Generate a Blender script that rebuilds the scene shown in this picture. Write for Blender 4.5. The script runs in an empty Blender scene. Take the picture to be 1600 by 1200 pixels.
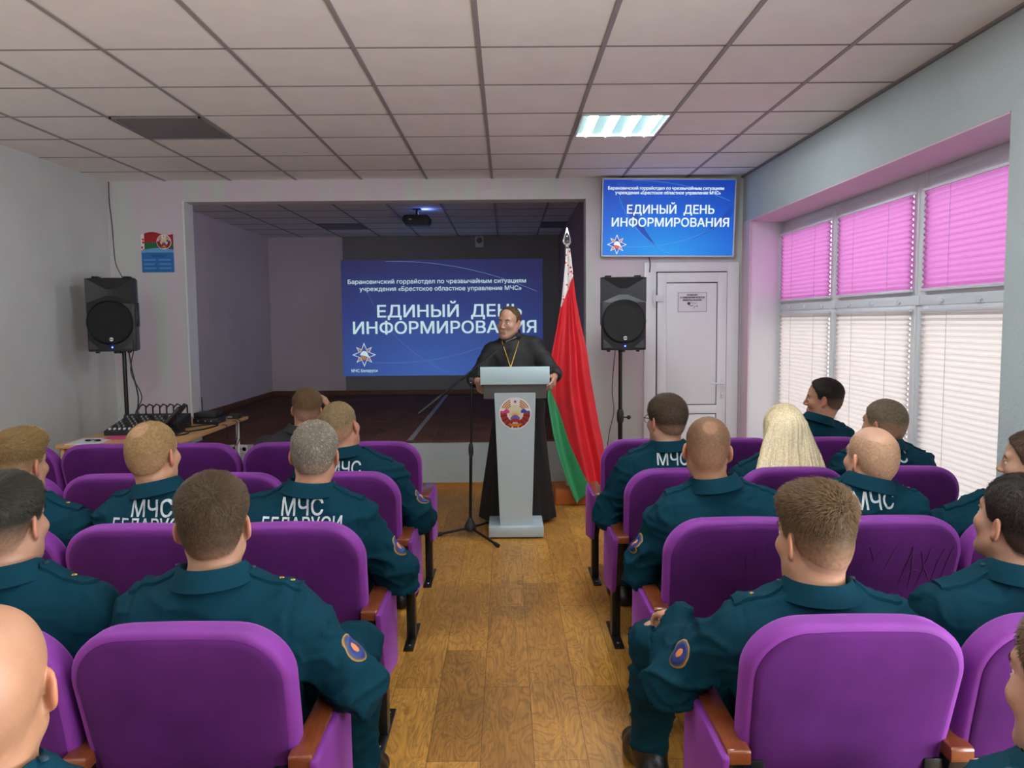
import bpy, bmesh, math, random
import numpy as np
from mathutils import Vector, Matrix
from mathutils.bvhtree import BVHTree
random.seed(7); rng = np.random.default_rng(7)
PI = math.pi
SC = bpy.context.scene
COL = SC.collection

# ------------------------------------------------------------------ camera
F_PX, PITCH, YAW, ROLL = 1213.7, 0.0802116, -0.0065470, -0.0088934
CAM_Z = 1.577
def cam_rows():
    c, s = math.cos, math.sin
    Ry = np.array([[c(YAW), s(YAW), 0], [-s(YAW), c(YAW), 0], [0, 0, 1]])
    B = np.array([[1, 0, 0], [0, 0, -1], [0, 1, 0]])
    Rp = np.array([[1, 0, 0], [0, c(PITCH), -s(PITCH)], [0, s(PITCH), c(PITCH)]])
    Rr = np.array([[c(ROLL), -s(ROLL), 0], [s(ROLL), c(ROLL), 0], [0, 0, 1]])
    return Rr @ Rp @ B @ Ry
cam = bpy.data.cameras.new('camera'); cam_o = bpy.data.objects.new('camera', cam); COL.objects.link(cam_o)
_R = cam_rows()
_m = Matrix.Identity(4)
for i in range(3):
    _m[i][0] = _R[0][i]; _m[i][1] = -_R[1][i]; _m[i][2] = -_R[2][i]
_m[2][3] = CAM_Z
cam_o.matrix_world = _m
cam.sensor_width = 36; cam.lens = F_PX / 1600 * 36; cam.clip_start = 0.05
SC.camera = cam_o

# ------------------------------------------------------------------ world, daylight, exposure
SC.view_settings.view_transform = 'Standard'
SC.view_settings.look = 'None'
SC.view_settings.gamma = 1.0
SC.view_settings.exposure = 0.8
w = bpy.data.worlds.new('world'); SC.world = w; w.use_nodes = True
w.node_tree.nodes['Background'].inputs[0].default_value = (0.93, 0.97, 1.0, 1)
w.node_tree.nodes['Background'].inputs[1].default_value = 1.0
def area(name, loc, rot, sx, sy, power, col=(1, 1, 1)):
    l = bpy.data.lights.new(name, 'AREA'); l.shape = 'RECTANGLE'; l.size = sx; l.size_y = sy
    l.energy = power; l.color = col
    o = bpy.data.objects.new(name, l); COL.objects.link(o); o.location = loc; o.rotation_euler = rot
    return o
# overcast daylight standing outside the glazed right-hand wall
area('daylight', (4.1, 5.3, 3.3), (0, math.radians(52), 0), 2.6, 4.6, 34, (1.0, 0.98, 0.97))
area('daylight', (3.0, -0.2, 1.45), (0, math.radians(90), 0), 2.1, 2.8, 110, (0.97, 0.98, 1.0))
# added upward fill lamp, unseen behind the camera, to brighten the ceiling
area('ceiling_fill', (2.9, -0.2, 0.75), (0, math.radians(128), 0), 1.2, 2.8, 105, (0.93, 0.97, 1.0))
LAMP = 44.0           # strength of each fluorescent tube

# ------------------------------------------------------------------ materials
def srgb(r, g, b):
    f = lambda c: (c / 255 / 12.92) if c / 255 <= 0.04045 else ((c / 255 + 0.055) / 1.055) ** 2.4
    return (f(r), f(g), f(b), 1)
class N:
    def __init__(s, m):
        s.t = m.node_tree; s.n = s.t.nodes; s.l = s.t.links
    def add(s, typ, **kw):
        n = s.n.new(typ)
        for k, v in kw.items():
            if k.startswith('i_'):
                n.inputs[k[2:].replace('_', ' ')].default_value = v
            else: setattr(n, k, v)
        return n
    def link(s, a, b): s.l.new(a, b)
def mat(name, col, rough=0.6, metal=0.0, noise=0.0, nscale=8.0, bump=0.0, bscale=60.0, emit=None, estr=0.0,
        sheen=0.0, coat=0.0, attr=None, stretch=(1, 1, 1), spec=None):
    m = bpy.data.materials.new(name); m.use_nodes = True
    k = N(m); p = k.n['Principled BSDF']
    p.inputs['Base Color'].default_value = col; p.inputs['Roughness'].default_value = rough
    p.inputs['Metallic'].default_value = metal
    if spec is not None: p.inputs['Specular IOR Level'].default_value = spec
    if sheen:
        p.inputs['Sheen Weight'].default_value = sheen; p.inputs['Sheen Roughness'].default_value = 0.35
        p.inputs['Sheen Tint'].default_value = tuple(min(1, c * 2.2 + 0.1) for c in col[:3]) + (1,)
    if coat: p.inputs['Coat Weight'].default_value = coat
    src = None
    if attr:
        a = k.add('ShaderNodeAttribute', attribute_name=attr); src = a.outputs['Color']
        k.link(src, p.inputs['Base Color'])
    if noise or bump:
        tc = k.add('ShaderNodeTexCoord'); mp = k.add('ShaderNodeMapping'); mp.inputs['Scale'].default_value = stretch
        k.link(tc.outputs['Object'], mp.inputs['Vector'])
    if noise:
        nz = k.add('ShaderNodeTexNoise'); nz.inputs['Scale'].default_value = nscale; nz.inputs['Detail'].default_value = 5
        k.link(mp.outputs[0], nz.inputs['Vector'])
        mx = k.add('ShaderNodeMix', data_type='RGBA', blend_type='MULTIPLY'); mx.inputs[0].default_value = 1
        mr = k.add('ShaderNodeMapRange'); mr.inputs[1].default_value = 0.25; mr.inputs[2].default_value = 0.75
        mr.inputs[3].default_value = 1 - noise; mr.inputs[4].default_value = 1 + noise
        k.link(nz.outputs[0], mr.inputs[0]); k.link(mr.outputs[0], mx.inputs[7])
        if src: k.link(src, mx.inputs[6])
        else: mx.inputs[6].default_value = col
        k.link(mx.outputs[2], p.inputs['Base Color'])
    if bump:
        nb = k.add('ShaderNodeTexNoise'); nb.inputs['Scale'].default_value = bscale; nb.inputs['Detail'].default_value = 4
        k.link(mp.outputs[0], nb.inputs['Vector'])
        bp = k.add('ShaderNodeBump'); bp.inputs['Strength'].default_value = bump; bp.inputs['Distance'].default_value = 0.01
        k.link(nb.outputs[0], bp.inputs['Height']); k.link(bp.outputs[0], p.inputs['Normal'])
    if emit:
        p.inputs['Emission Color'].default_value = emit; p.inputs['Emission Strength'].default_value = estr
    return m
M = {}
M['wall_grey'] = mat('wall_grey', srgb(200, 203, 202), 0.85, noise=0.05, nscale=2.5, bump=0.25, bscale=90)
M['wall_right'] = mat('wall_right', srgb(176, 188, 190), 0.85, noise=0.04, nscale=3, bump=0.5, bscale=55)
M['soffit'] = mat('soffit', srgb(218, 192, 206), 0.8, noise=0.03, nscale=3)
M['ceiling'] = mat('ceiling', srgb(240, 236, 233), 0.9, noise=0.03, nscale=6, bump=0.1, bscale=160)
M['grid'] = mat('grid', srgb(150, 145, 146), 0.6)
M['grid_line'] = mat('grid_line', srgb(128, 122, 124), 0.7)
M['stage_wall'] = mat('stage_wall', srgb(240, 228, 237), 0.85, noise=0.06, nscale=1.5)
M['screen_paint'] = mat('screen_paint', srgb(160, 160, 160), 0.8, noise=0.04, nscale=2)
M['stage_brown'] = mat('stage_brown', srgb(150, 128, 136), 0.7)
M['white_plastic'] = mat('white_plastic', srgb(226, 228, 232), 0.35)
M['door_white'] = mat('door_white', srgb(230, 232, 236), 0.35)
M['frame_white'] = mat('frame_white', srgb(222, 227, 230), 0.4)
M['gap'] = mat('gap', srgb(60, 62, 66), 0.7)
M['black_plastic'] = mat('black_plastic', srgb(36, 38, 42), 0.45, bump=0.15, bscale=300)
M['black_metal'] = mat('black_metal', srgb(16, 16, 18), 0.35, spec=0.5)
M['black_mesh'] = mat('black_mesh', srgb(20, 21, 23), 0.6, bump=0.6, bscale=500)
M['chrome'] = mat('chrome', srgb(200, 200, 205), 0.2, metal=1)
M['steel'] = mat('steel', srgb(170, 175, 180), 0.4, metal=0.6)
M['velvet'] = mat('velvet', srgb(112, 36, 130), 0.75, noise=0.2, nscale=5, bump=0.08, bscale=420, sheen=0.5)
M['velvet_shaded'] = mat('velvet_shaded', srgb(76, 27, 90), 0.9, noise=0.3, nscale=4, bump=0.06, bscale=420, sheen=0.25, spec=0.15)  # darker copy of the velvet: shade on the rear panels painted in
M['velvet_mark'] = mat('velvet_mark', srgb(70, 18, 82), 0.9)
M['arm_wood'] = mat('arm_wood', srgb(112, 56, 30), 0.28, noise=0.25, nscale=18, stretch=(8, 1, 8), coat=0.4)
M['table_wood'] = mat('table_wood', srgb(206, 158, 108), 0.4, noise=0.12, nscale=10, stretch=(8, 1, 8))
M['trim_wood'] = mat('trim_wood', srgb(176, 122, 62), 0.45, noise=0.15, nscale=12, stretch=(1, 8, 8))
M['trim_dark'] = mat('trim_dark', srgb(128, 84, 62), 0.5, noise=0.15, nscale=12)
M['uniform'] = mat('uniform', srgb(3, 46, 60), 0.85, noise=0.14, nscale=5, bump=0.12, bscale=240, spec=0.12)
M['uniform_dark'] = mat('uniform_dark', srgb(10, 48, 62), 0.75, noise=0.1, nscale=6, bump=0.1, bscale=240)
M['dark_jacket'] = mat('dark_jacket', srgb(32, 31, 36), 0.8, noise=0.1, nscale=6)
M['cassock'] = mat('cassock', srgb(14, 15, 17), 0.7, noise=0.12, nscale=5, bump=0.1, bscale=200, sheen=0.15)
M['leather'] = mat('leather', srgb(16, 16, 17), 0.4, bump=0.2, bscale=90)
M['letters'] = mat('letters', srgb(176, 185, 188), 0.5)
M['gold'] = mat('gold', srgb(214, 176, 84), 0.35, metal=0.6)
M['skin'] = mat('skin', srgb(206, 150, 120), 0.5, attr='Col', noise=0.07, nscale=30, bump=0.06, bscale=220)
M['skin'].node_tree.nodes['Principled BSDF'].inputs['Subsurface Weight'].default_value = 0.12
M['skin'].node_tree.nodes['Principled BSDF'].inputs['Subsurface Radius'].default_value = (0.012, 0.005, 0.003)
M['hair'] = mat('hair', srgb(70, 55, 45), 0.6, attr='Col', noise=0.25, nscale=120, spec=0.22)
M['eye_white'] = mat('eye_white', srgb(225, 222, 216), 0.2)
M['iris'] = mat('iris', srgb(70, 80, 84), 0.2)
M['lectern'] = mat('lectern', srgb(188, 206, 212), 0.4, metal=0.15)
M['lectern_dark'] = mat('lectern_dark', srgb(104, 106, 108), 0.5)
M['lectern_light'] = mat('lectern_light', srgb(190, 216, 222), 0.35)
M['paper'] = mat('paper', srgb(226, 226, 234), 0.7)
M['pink_paper'] = mat('pink_paper', srgb(232, 70, 150), 0.6)
M['ink'] = mat('ink', srgb(70, 70, 84), 0.7)
M['orange_wood'] = mat('orange_wood', srgb(196, 108, 48), 0.45, noise=0.12, nscale=10)
M['cable'] = mat('cable', srgb(24, 22, 28), 0.5)
M['blue_led'] = mat('blue_led', srgb(40, 60, 255), 0.3, emit=srgb(60, 80, 255), estr=6)
M['lens'] = mat('lens', srgb(20, 24, 40), 0.08, spec=0.8)
M['flag_red'] = mat('flag_red', srgb(222, 36, 48), 0.6, noise=0.06, nscale=4, sheen=0.2)
M['flag_green'] = mat('flag_green', srgb(60, 158, 104), 0.6, noise=0.08, nscale=4, sheen=0.2)
for nm, c in dict(white=(238, 238, 238), e_gold=(206, 128, 24), e_red=(176, 36, 26), e_dark=(84, 40, 30), e_cream=(232, 224, 186),
                  e_sun=(222, 160, 40), e_violet=(112, 96, 176), e_pink=(226, 84, 150), e_blue=(64, 84, 170), e_star=(176, 34, 40),
                  p_red=(172, 28, 34), p_green=(24, 110, 66), p_blue=(46, 118, 194), p_navy=(24, 78, 150), p_sky=(104, 172, 226),
                  cup=(226, 226, 230), patch_blue=(30, 50, 112), patch_orange=(196, 120, 66), patch_gold=(150, 112, 52)).items():
    M[nm] = mat(nm, srgb(*c), 0.55)
def emission(name, col, s):
    m = bpy.data.materials.new(name); m.use_nodes = True; k = N(m)
    p = k.n['Principled BSDF']; p.inputs['Base Color'].default_value = (0.02, 0.02, 0.02, 1)
    p.inputs['Emission Color'].default_value = col; p.inputs['Emission Strength'].default_value = s; p.inputs['Roughness'].default_value = 0.3
    return m
M['tube'] = emission('tube', (0.92, 0.98, 1, 1), LAMP)
M['diffuser'] = emission('diffuser', srgb(176, 226, 226), 0.5)
M['fixture_off'] = mat('fixture_off', srgb(120, 114, 118), 0.5, noise=0.1, nscale=3)
def slide_mat(name, c0, c1, c2, s, base):
    """picture shown on a screen: blue field that is darker at the top and brighter at the bottom middle"""
    m = bpy.data.materials.new(name); m.use_nodes = True; k = N(m); p = k.n['Principled BSDF']
    p.inputs['Base Color'].default_value = base; p.inputs['Roughness'].default_value = 0.5
    tc = k.add('ShaderNodeTexCoord'); g = k.add('ShaderNodeTexGradient', gradient_type='SPHERICAL'); mp = k.add('ShaderNodeMapping')
    mp.inputs['Location'].default_value = (-0.45 * 0.9, 0, 0.02); mp.inputs['Scale'].default_value = (0.9, 0.9, 0.95)
    k.link(tc.outputs['Generated'], mp.inputs[0]); k.link(mp.outputs[0], g.inputs[0])
    r = k.add('ShaderNodeValToRGB'); e = r.color_ramp.elements
    e[0].color = c0; e[0].position = 0.0; e[1].color = c2; e[1].position = 0.9
    x = e.new(0.4); x.color = c1
    k.link(g.outputs[1], r.inputs[0]); k.link(r.outputs[0], p.inputs['Emission Color']); p.inputs['Emission Strength'].default_value = s
    return m
M['tv_field'] = slide_mat('tv_field', srgb(12, 62, 172), srgb(10, 94, 212), srgb(30, 150, 240), 0.55, (0.01, 0.01, 0.01, 1))
M['tv_swoosh'] = emission('tv_swoosh', srgb(8, 74, 186), 0.51)
M['tv_text'] = emission('tv_text', srgb(235, 248, 250), 0.57)
M['tv_line'] = emission('tv_line', srgb(96, 180, 240), 0.46)
M['tv_orange'] = emission('tv_orange', srgb(240, 140, 40), 0.51)
M['tv_blue'] = emission('tv_blue', srgb(60, 80, 200), 0.51)
M['tv_redorange'] = emission('tv_redorange', srgb(240, 100, 40), 0.51)
M['pj_field'] = slide_mat('pj_field', srgb(44, 46, 98), srgb(48, 66, 140), srgb(62, 104, 190), 0.4, srgb(90, 90, 92))
M['pj_text'] = emission('pj_text', srgb(190, 218, 226), 0.55)
M['pj_line'] = emission('pj_line', srgb(104, 130, 180), 0.46)
M['pj_orange'] = emission('pj_orange', srgb(176, 118, 80), 0.51)
M['pj_blue'] = emission('pj_blue', srgb(70, 80, 150), 0.51)
def blind_mat(name, col, tr):
    m = bpy.data.materials.new(name); m.use_nodes = True; k = N(m)
    for n in list(k.n):
        if n.type == 'BSDF_PRINCIPLED': k.n.remove(n)
    d = k.add('ShaderNodeBsdfDiffuse'); t = k.add('ShaderNodeBsdfTranslucent'); mx = k.add('ShaderNodeMixShader')
    d.inputs[0].default_value = col; t.inputs[0].default_value = col; mx.inputs[0].default_value = tr
    k.link(d.outputs[0], mx.inputs[1]); k.link(t.outputs[0], mx.inputs[2]); k.link(mx.outputs[0], k.n['Material Output'].inputs[0])
    return m
M['blind_pink'] = blind_mat('blind_pink', srgb(222, 146, 208), 0.55)
M['blind_cream'] = blind_mat('blind_cream', srgb(236, 226, 222), 0.5)
def glass_mat():
    m = bpy.data.materials.new('glass'); m.use_nodes = True; k = N(m)
    for n in list(k.n):
        if n.type == 'BSDF_PRINCIPLED': k.n.remove(n)
    t = k.add('ShaderNodeBsdfTransparent'); g = k.add('ShaderNodeBsdfGlossy'); mx = k.add('ShaderNodeMixShader')
    g.inputs['Roughness'].default_value = 0.02; mx.inputs[0].default_value = 0.06
    k.link(t.outputs[0], mx.inputs[1]); k.link(g.outputs[0], mx.inputs[2]); k.link(mx.outputs[0], k.n['Material Output'].inputs[0])
    return m
M['glass'] = glass_mat()
def floor_mat(name, c1, c2, dark, rough, pw=0.194, pl=0.95, ox=0.108, oy=0.12):
    m = bpy.data.materials.new(name); m.use_nodes = True; k = N(m); p = k.n['Principled BSDF']
    tc = k.add('ShaderNodeTexCoord'); sp = k.add('ShaderNodeSeparateXYZ'); cb = k.add('ShaderNodeCombineXYZ')
    k.link(tc.outputs['Object'], sp.inputs[0])
    ax = k.add('ShaderNodeMath', operation='ADD'); ax.inputs[1].default_value = ox + pw * 60
    ay = k.add('ShaderNodeMath', operation='ADD'); ay.inputs[1].default_value = oy + 20
    k.link(sp.outputs[0], ax.inputs[0]); k.link(sp.outputs[1], ay.inputs[0])
    k.link(ay.outputs[0], cb.inputs[0]); k.link(ax.outputs[0], cb.inputs[1])
    br = k.add('ShaderNodeTexBrick'); br.offset = 0.4; br.offset_frequency = 2; br.squash = 1
    br.inputs['Scale'].default_value = 1; br.inputs['Brick Width'].default_value = pl; br.inputs['Row Height'].default_value = pw
    br.inputs['Mortar Size'].default_value = 0.0012; br.inputs['Mortar Smooth'].default_value = 0.3; br.inputs['Bias'].default_value = 0
    br.inputs['Color1'].default_value = c1; br.inputs['Color2'].default_value = c2; br.inputs['Mortar'].default_value = dark
    k.link(cb.outputs[0], br.inputs['Vector'])
    # cathedral grain: rings of a stretched, distorted noise shifted plank by plank
    sh = k.add('ShaderNodeVectorMath', operation='MULTIPLY_ADD')
    sh.inputs[1].default_value = (7, 7, 7)
    k.link(br.outputs['Color'], sh.inputs[0]); k.link(tc.outputs['Object'], sh.inputs[2])
    mp = k.add('ShaderNodeMapping'); mp.inputs['Scale'].default_value = (9, 2.6, 1); k.link(sh.outputs[0], mp.inputs[0])
    n1 = k.add('ShaderNodeTexNoise'); n1.inputs['Scale'].default_value = 1.0; n1.inputs['Detail'].default_value = 3; n1.inputs['Distortion'].default_value = 0.9
    k.link(mp.outputs[0], n1.inputs['Vector'])
    mu = k.add('ShaderNodeMath', operation='MULTIPLY'); mu.inputs[1].default_value = 11; k.link(n1.outputs[0], mu.inputs[0])
    fr = k.add('ShaderNodeMath', operation='PINGPONG'); fr.inputs[1].default_value = 0.5; k.link(mu.outputs[0], fr.inputs[0])
    rp = k.add('ShaderNodeValToRGB'); rp.color_ramp.elements[0].position = 0.0; rp.color_ramp.elements[0].color = (0.62, 0.6, 0.55, 1)
    rp.color_ramp.elements[1].position = 0.22; rp.color_ramp.elements[1].color = (1, 1, 1, 1)
    e = rp.color_ramp.elements.new(0.5); e.color = (1.18, 1.16, 1.1, 1)
    k.link(fr.outputs[0], rp.inputs[0])
    m2 = k.add('ShaderNodeMapping'); m2.inputs['Scale'].default_value = (140, 6, 1); k.link(sh.outputs[0], m2.inputs[0])
    n2 = k.add('ShaderNodeTexNoise'); n2.inputs['Scale'].default_value = 1; n2.inputs['Detail'].default_value = 4; k.link(m2.outputs[0], n2.inputs['Vector'])
    mr = k.add('ShaderNodeMapRange'); mr.inputs[1].default_value = .3; mr.inputs[2].default_value = .7; mr.inputs[3].default_value = .8; mr.inputs[4].default_value = 1.16
    k.link(n2.outputs[0], mr.inputs[0])
    x1 = k.add('ShaderNodeMix', data_type='RGBA', blend_type='MULTIPLY'); x1.inputs[0].default_value = 0.75
    k.link(br.outputs['Color'], x1.inputs[6]); k.link(rp.outputs[0], x1.inputs[7])
    x2 = k.add('ShaderNodeMix', data_type='RGBA', blend_type='MULTIPLY'); x2.inputs[0].default_value = 1
    k.link(x1.outputs[2], x2.inputs[6]); k.link(mr.outputs[0], x2.inputs[7])
    n3 = k.add('ShaderNodeTexNoise'); n3.inputs['Scale'].default_value = 2.2; k.link(sh.outputs[0], n3.inputs['Vector'])
    m3 = k.add('ShaderNodeMapRange'); m3.inputs[1].default_value = .3; m3.inputs[2].default_value = .7; m3.inputs[3].default_value = .82; m3.inputs[4].default_value = 1.18
    k.link(n3.outputs[0], m3.inputs[0])
    x3 = k.add('ShaderNodeMix', data_type='RGBA', blend_type='MULTIPLY'); x3.inputs[0].default_value = 1
    k.link(x2.outputs[2], x3.inputs[6]); k.link(m3.outputs[0], x3.inputs[7])
    k.link(x3.outputs[2], p.inputs['Base Color']); p.inputs['Roughness'].default_value = rough
    return m
M['floor'] = floor_mat('floor', srgb(190, 138, 62), srgb(160, 112, 48), srgb(84, 56, 28), 0.42)
M['stage_floor'] = floor_mat('stage_floor', srgb(112, 78, 68), srgb(98, 68, 60), srgb(60, 42, 40), 0.85, 0.2, 1.2)
M['stage_floor'].node_tree.nodes['Principled BSDF'].inputs['Specular IOR Level'].default_value = 0.15
def front_wall_mat():
    m = bpy.data.materials.new('wall_front_paint'); m.use_nodes = True; k = N(m); p = k.n['Principled BSDF']
    p.inputs['Roughness'].default_value = 0.85
    tc = k.add('ShaderNodeTexCoord'); mp = k.add('ShaderNodeMapping'); mp.inputs['Scale'].default_value = (3.0, 1, 0.35)
    k.link(tc.outputs['Object'], mp.inputs[0])
    n = k.add('ShaderNodeTexNoise'); n.inputs['Scale'].default_value = 1.6; n.inputs['Detail'].default_value = 3; k.link(mp.outputs[0], n.inputs['Vector'])
    r = k.add('ShaderNodeValToRGB'); r.color_ramp.elements[0].position = 0.42; r.color_ramp.elements[0].color = srgb(206, 212, 208)
    r.color_ramp.elements[1].position = 0.58; r.color_ramp.elements[1].color = srgb(216, 202, 214)
    k.link(n.outputs[0], r.inputs[0]); k.link(r.outputs[0], p.inputs['Base Color'])
    nb = k.add('ShaderNodeTexNoise'); nb.inputs['Scale'].default_value = 80; k.link(tc.outputs['Object'], nb.inputs['Vector'])
    b = k.add('ShaderNodeBump'); b.inputs['Strength'].default_value = 0.2; b.inputs['Distance'].default_value = 0.008
    k.link(nb.outputs[0], b.inputs['Height']); k.link(b.outputs[0], p.inputs['Normal'])
    return m
M['wall_front'] = front_wall_mat()
def ornament_mat():
    m = bpy.data.materials.new('flag_ornament'); m.use_nodes = True; k = N(m); p = k.n['Principled BSDF']
    p.inputs['Roughness'].default_value = 0.6
    tc = k.add('ShaderNodeTexCoord'); v = k.add('ShaderNodeTexVoronoi', distance='MANHATTAN'); v.inputs['Scale'].default_value = 30
    k.link(tc.outputs['Object'], v.inputs['Vector'])
    r = k.add('ShaderNodeValToRGB'); r.color_ramp.interpolation = 'CONSTANT'
    r.color_ramp.elements[0].color = srgb(214, 36, 46); r.color_ramp.elements[1].color = srgb(240, 234, 232); r.color_ramp.elements[1].position = 0.42
    k.link(v.outputs[0], r.inputs[0]); k.link(r.outputs[0], p.inputs['Base Color'])
    return m
M['ornament'] = ornament_mat()

# ------------------------------------------------------------------ object helpers
def link(name, me, m=None, parent=None, loc=None):
    o = bpy.data.objects.new(name, me); COL.objects.link(o)
    if m is not None:
        me.materials.clear(); me.materials.append(M[m] if isinstance(m, str) else m)
    if parent is not None: o.parent = parent
    if loc is not None: o.location = loc
    return o
def empty(name, loc, rz=0.0):
    o = bpy.data.objects.new(name, None); COL.objects.link(o); o.location = loc; o.rotation_euler = (0, 0, rz); o.empty_display_size = 0.1
    return o
def tag(o, label, cat, group=None):
    o['label'] = label; o['category'] = cat
    if group: o['group'] = group
    return o
def struct(o):
    o['kind'] = 'structure'; return o
def copy_tree(o, parent=None):
    c = o.copy(); COL.objects.link(c)
    if parent is not None: c.parent = parent
    for ch in o.children: copy_tree(ch, c)
    return c
def np_mesh(name, V, F, smooth=True, sharp=None):
    """V (n,3); F (m,4) or (m,3) int arrays, or a list of index lists"""
    me = bpy.data.meshes.new(name)
    V = np.asarray(V, np.float32)
    if isinstance(F, np.ndarray):
        k = F.shape[1]; m = len(F)
        me.vertices.add(len(V)); me.vertices.foreach_set('co', V.ravel())
        me.loops.add(m * k); me.loops.foreach_set('vertex_index', F.astype(np.int32).ravel())
        me.polygons.add(m); me.polygons.foreach_set('loop_start', np.arange(0, m * k, k, dtype=np.int32))
        me.polygons.foreach_set('loop_total', np.full(m, k, np.int32))
    else:
        me.from_pydata([tuple(v) for v in V], [], F)
    me.update(calc_edges=True)
    me.polygons.foreach_set('use_smooth', np.full(len(me.polygons), smooth))
    if sharp is not None: me.set_sharp_from_angle(angle=math.radians(sharp))
    return me
def vcol(me, C):
    a = me.color_attributes.new('Col', 'FLOAT_COLOR', 'POINT')
    C = np.concatenate([C, np.ones((len(C), 1))], 1).astype(np.float32)
    a.data.foreach_set('color', C.ravel())
class MB:
    """collects shapes into ONE mesh"""
    def __init__(s): s.bm = bmesh.new()
    def _tf(s, vs, loc, rot):
        if rot is not None:
            R = Matrix.Rotation(rot[2], 3, 'Z') @ Matrix.Rotation(rot[1], 3, 'Y') @ Matrix.Rotation(rot[0], 3, 'X')
            for v in vs: v.co = R @ v.co
        for v in vs: v.co += Vector(loc)
    def box(s, c, d, bev=0.0, rot=None, seg=2):
        r = bmesh.ops.create_cube(s.bm, size=1); vs = r['verts']
        for v in vs: v.co = Vector((v.co.x * d[0], v.co.y * d[1], v.co.z * d[2]))
        if bev:
            es = list({e for v in vs for e in v.link_edges})
            q = bmesh.ops.bevel(s.bm, geom=es, offset=bev, segments=seg, profile=0.5, affect='EDGES')
            vs = list({v for f in q['faces'] for v in f.verts} | {v for v in vs if v.is_valid})
        s._tf(vs, c, rot); return s
    def b2(s, x0, x1, y0, y1, z0, z1, bev=0.0):
        return s.box(((x0 + x1) / 2, (y0 + y1) / 2, (z0 + z1) / 2), (abs(x1 - x0), abs(y1 - y0), abs(z1 - z0)), bev)
    def cyl(s, a, b, ra, rb=None, n=20, cap=True):
        a, b = Vector(a), Vector(b); rb = ra if rb is None else rb
        d = (b - a); L = d.length; q = d.to_track_quat('Z', 'Y').to_matrix()
        ring = []
        for p, r in ((a, ra), (b, rb)):
            ring.append([s.bm.verts.new(p + q @ Vector((r * math.cos(2 * PI * i / n), r * math.sin(2 * PI * i / n), 0))) for i in range(n)])
        for i in range(n):
            s.bm.faces.new((ring[0][i], ring[0][(i + 1) % n], ring[1][(i + 1) % n], ring[1][i]))
        if cap:
            s.bm.faces.new(ring[0][::-1]); s.bm.faces.new(ring[1])
        return s
    def lathe(s, prof, c=(0, 0, 0), n=24, R=None):
        R = R or Matrix.Identity(3); rings = []
        for r, z in prof:
            rings.append([s.bm.verts.new(Vector(c) + R @ Vector((r * math.cos(2 * PI * i / n), r * math.sin(2 * PI * i / n), z))) for i in range(n)])
        for a, b in zip(rings, rings[1:]):
            for i in range(n): s.bm.faces.new((a[i], a[(i + 1) % n], b[(i + 1) % n], b[i]))
        s.bm.faces.new(rings[0][::-1]); s.bm.faces.new(rings[-1]); return s
    def tube(s, pts, r, n=8):
        pts = [Vector(p) for p in pts]; rings = []
        for i, p in enumerate(pts):
            d = (pts[min(i + 1, len(pts) - 1)] - pts[max(i - 1, 0)]).normalized()
            q = d.to_track_quat('Z', 'Y').to_matrix()
            rr = r[i] if isinstance(r, (list, tuple)) else r
            rings.append([s.bm.verts.new(p + q @ Vector((rr * math.cos(2 * PI * j / n), rr * math.sin(2 * PI * j / n), 0))) for j in range(n)])
        for a, b in zip(rings, rings[1:]):
            # keep rings aligned
            k = min(range(n), key=lambda t: (a[0].co - b[t].co).length)
            for j in range(n): s.bm.faces.new((a[j], a[(j + 1) % n], b[(j + 1 + k) % n], b[(j + k) % n]))
        s.bm.faces.new(rings[0][::-1]); s.bm.faces.new(rings[-1]); return s
    def prism(s, pts, axis, lo, hi, bev=0.0):
        """polygon pts (2D) swept along axis ('x': pts are (y,z); 'y': pts are (x,z); 'z': pts are (x,y))"""
        def P(u, v, t): return {'x': (t, u, v), 'y': (u, t, v), 'z': (u, v, t)}[axis]
        a = [s.bm.verts.new(P(u, v, lo)) for u, v in pts]; b = [s.bm.verts.new(P(u, v, hi)) for u, v in pts]
        n = len(pts); fs = [s.bm.faces.new(a[::-1]), s.bm.faces.new(b)]
        for i in range(n): fs.append(s.bm.faces.new((a[i], a[(i + 1) % n], b[(i + 1) % n], b[i])))
        bmesh.ops.recalc_face_normals(s.bm, faces=fs)
        if bev:
            es = list({e for f in fs for e in f.edges})
            bmesh.ops.bevel(s.bm, geom=es, offset=bev, segments=2, profile=0.5, affect='EDGES')
        return s
    def sphere(s, c, r, n=16, sc=(1, 1, 1)):
        q = bmesh.ops.create_uvsphere(s.bm, u_segments=n, v_segments=max(6, n // 2), radius=r)
        for v in q['verts']: v.co = Vector((v.co.x * sc[0], v.co.y * sc[1], v.co.z * sc[2])) + Vector(c)
        return s
    def me(s, name='mesh', sharp=35):
        bmesh.ops.recalc_face_normals(s.bm, faces=s.bm.faces[:])
        me = bpy.data.meshes.new(name); s.bm.to_mesh(me); s.bm.free()
        me.polygons.foreach_set('use_smooth', np.full(len(me.polygons), True)); me.set_sharp_from_angle(angle=math.radians(sharp))
        return me
    def build(s, name, m, parent=None, loc=None, sharp=35):
        return link(name, s.me(name, sharp), m, parent, loc)
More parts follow.
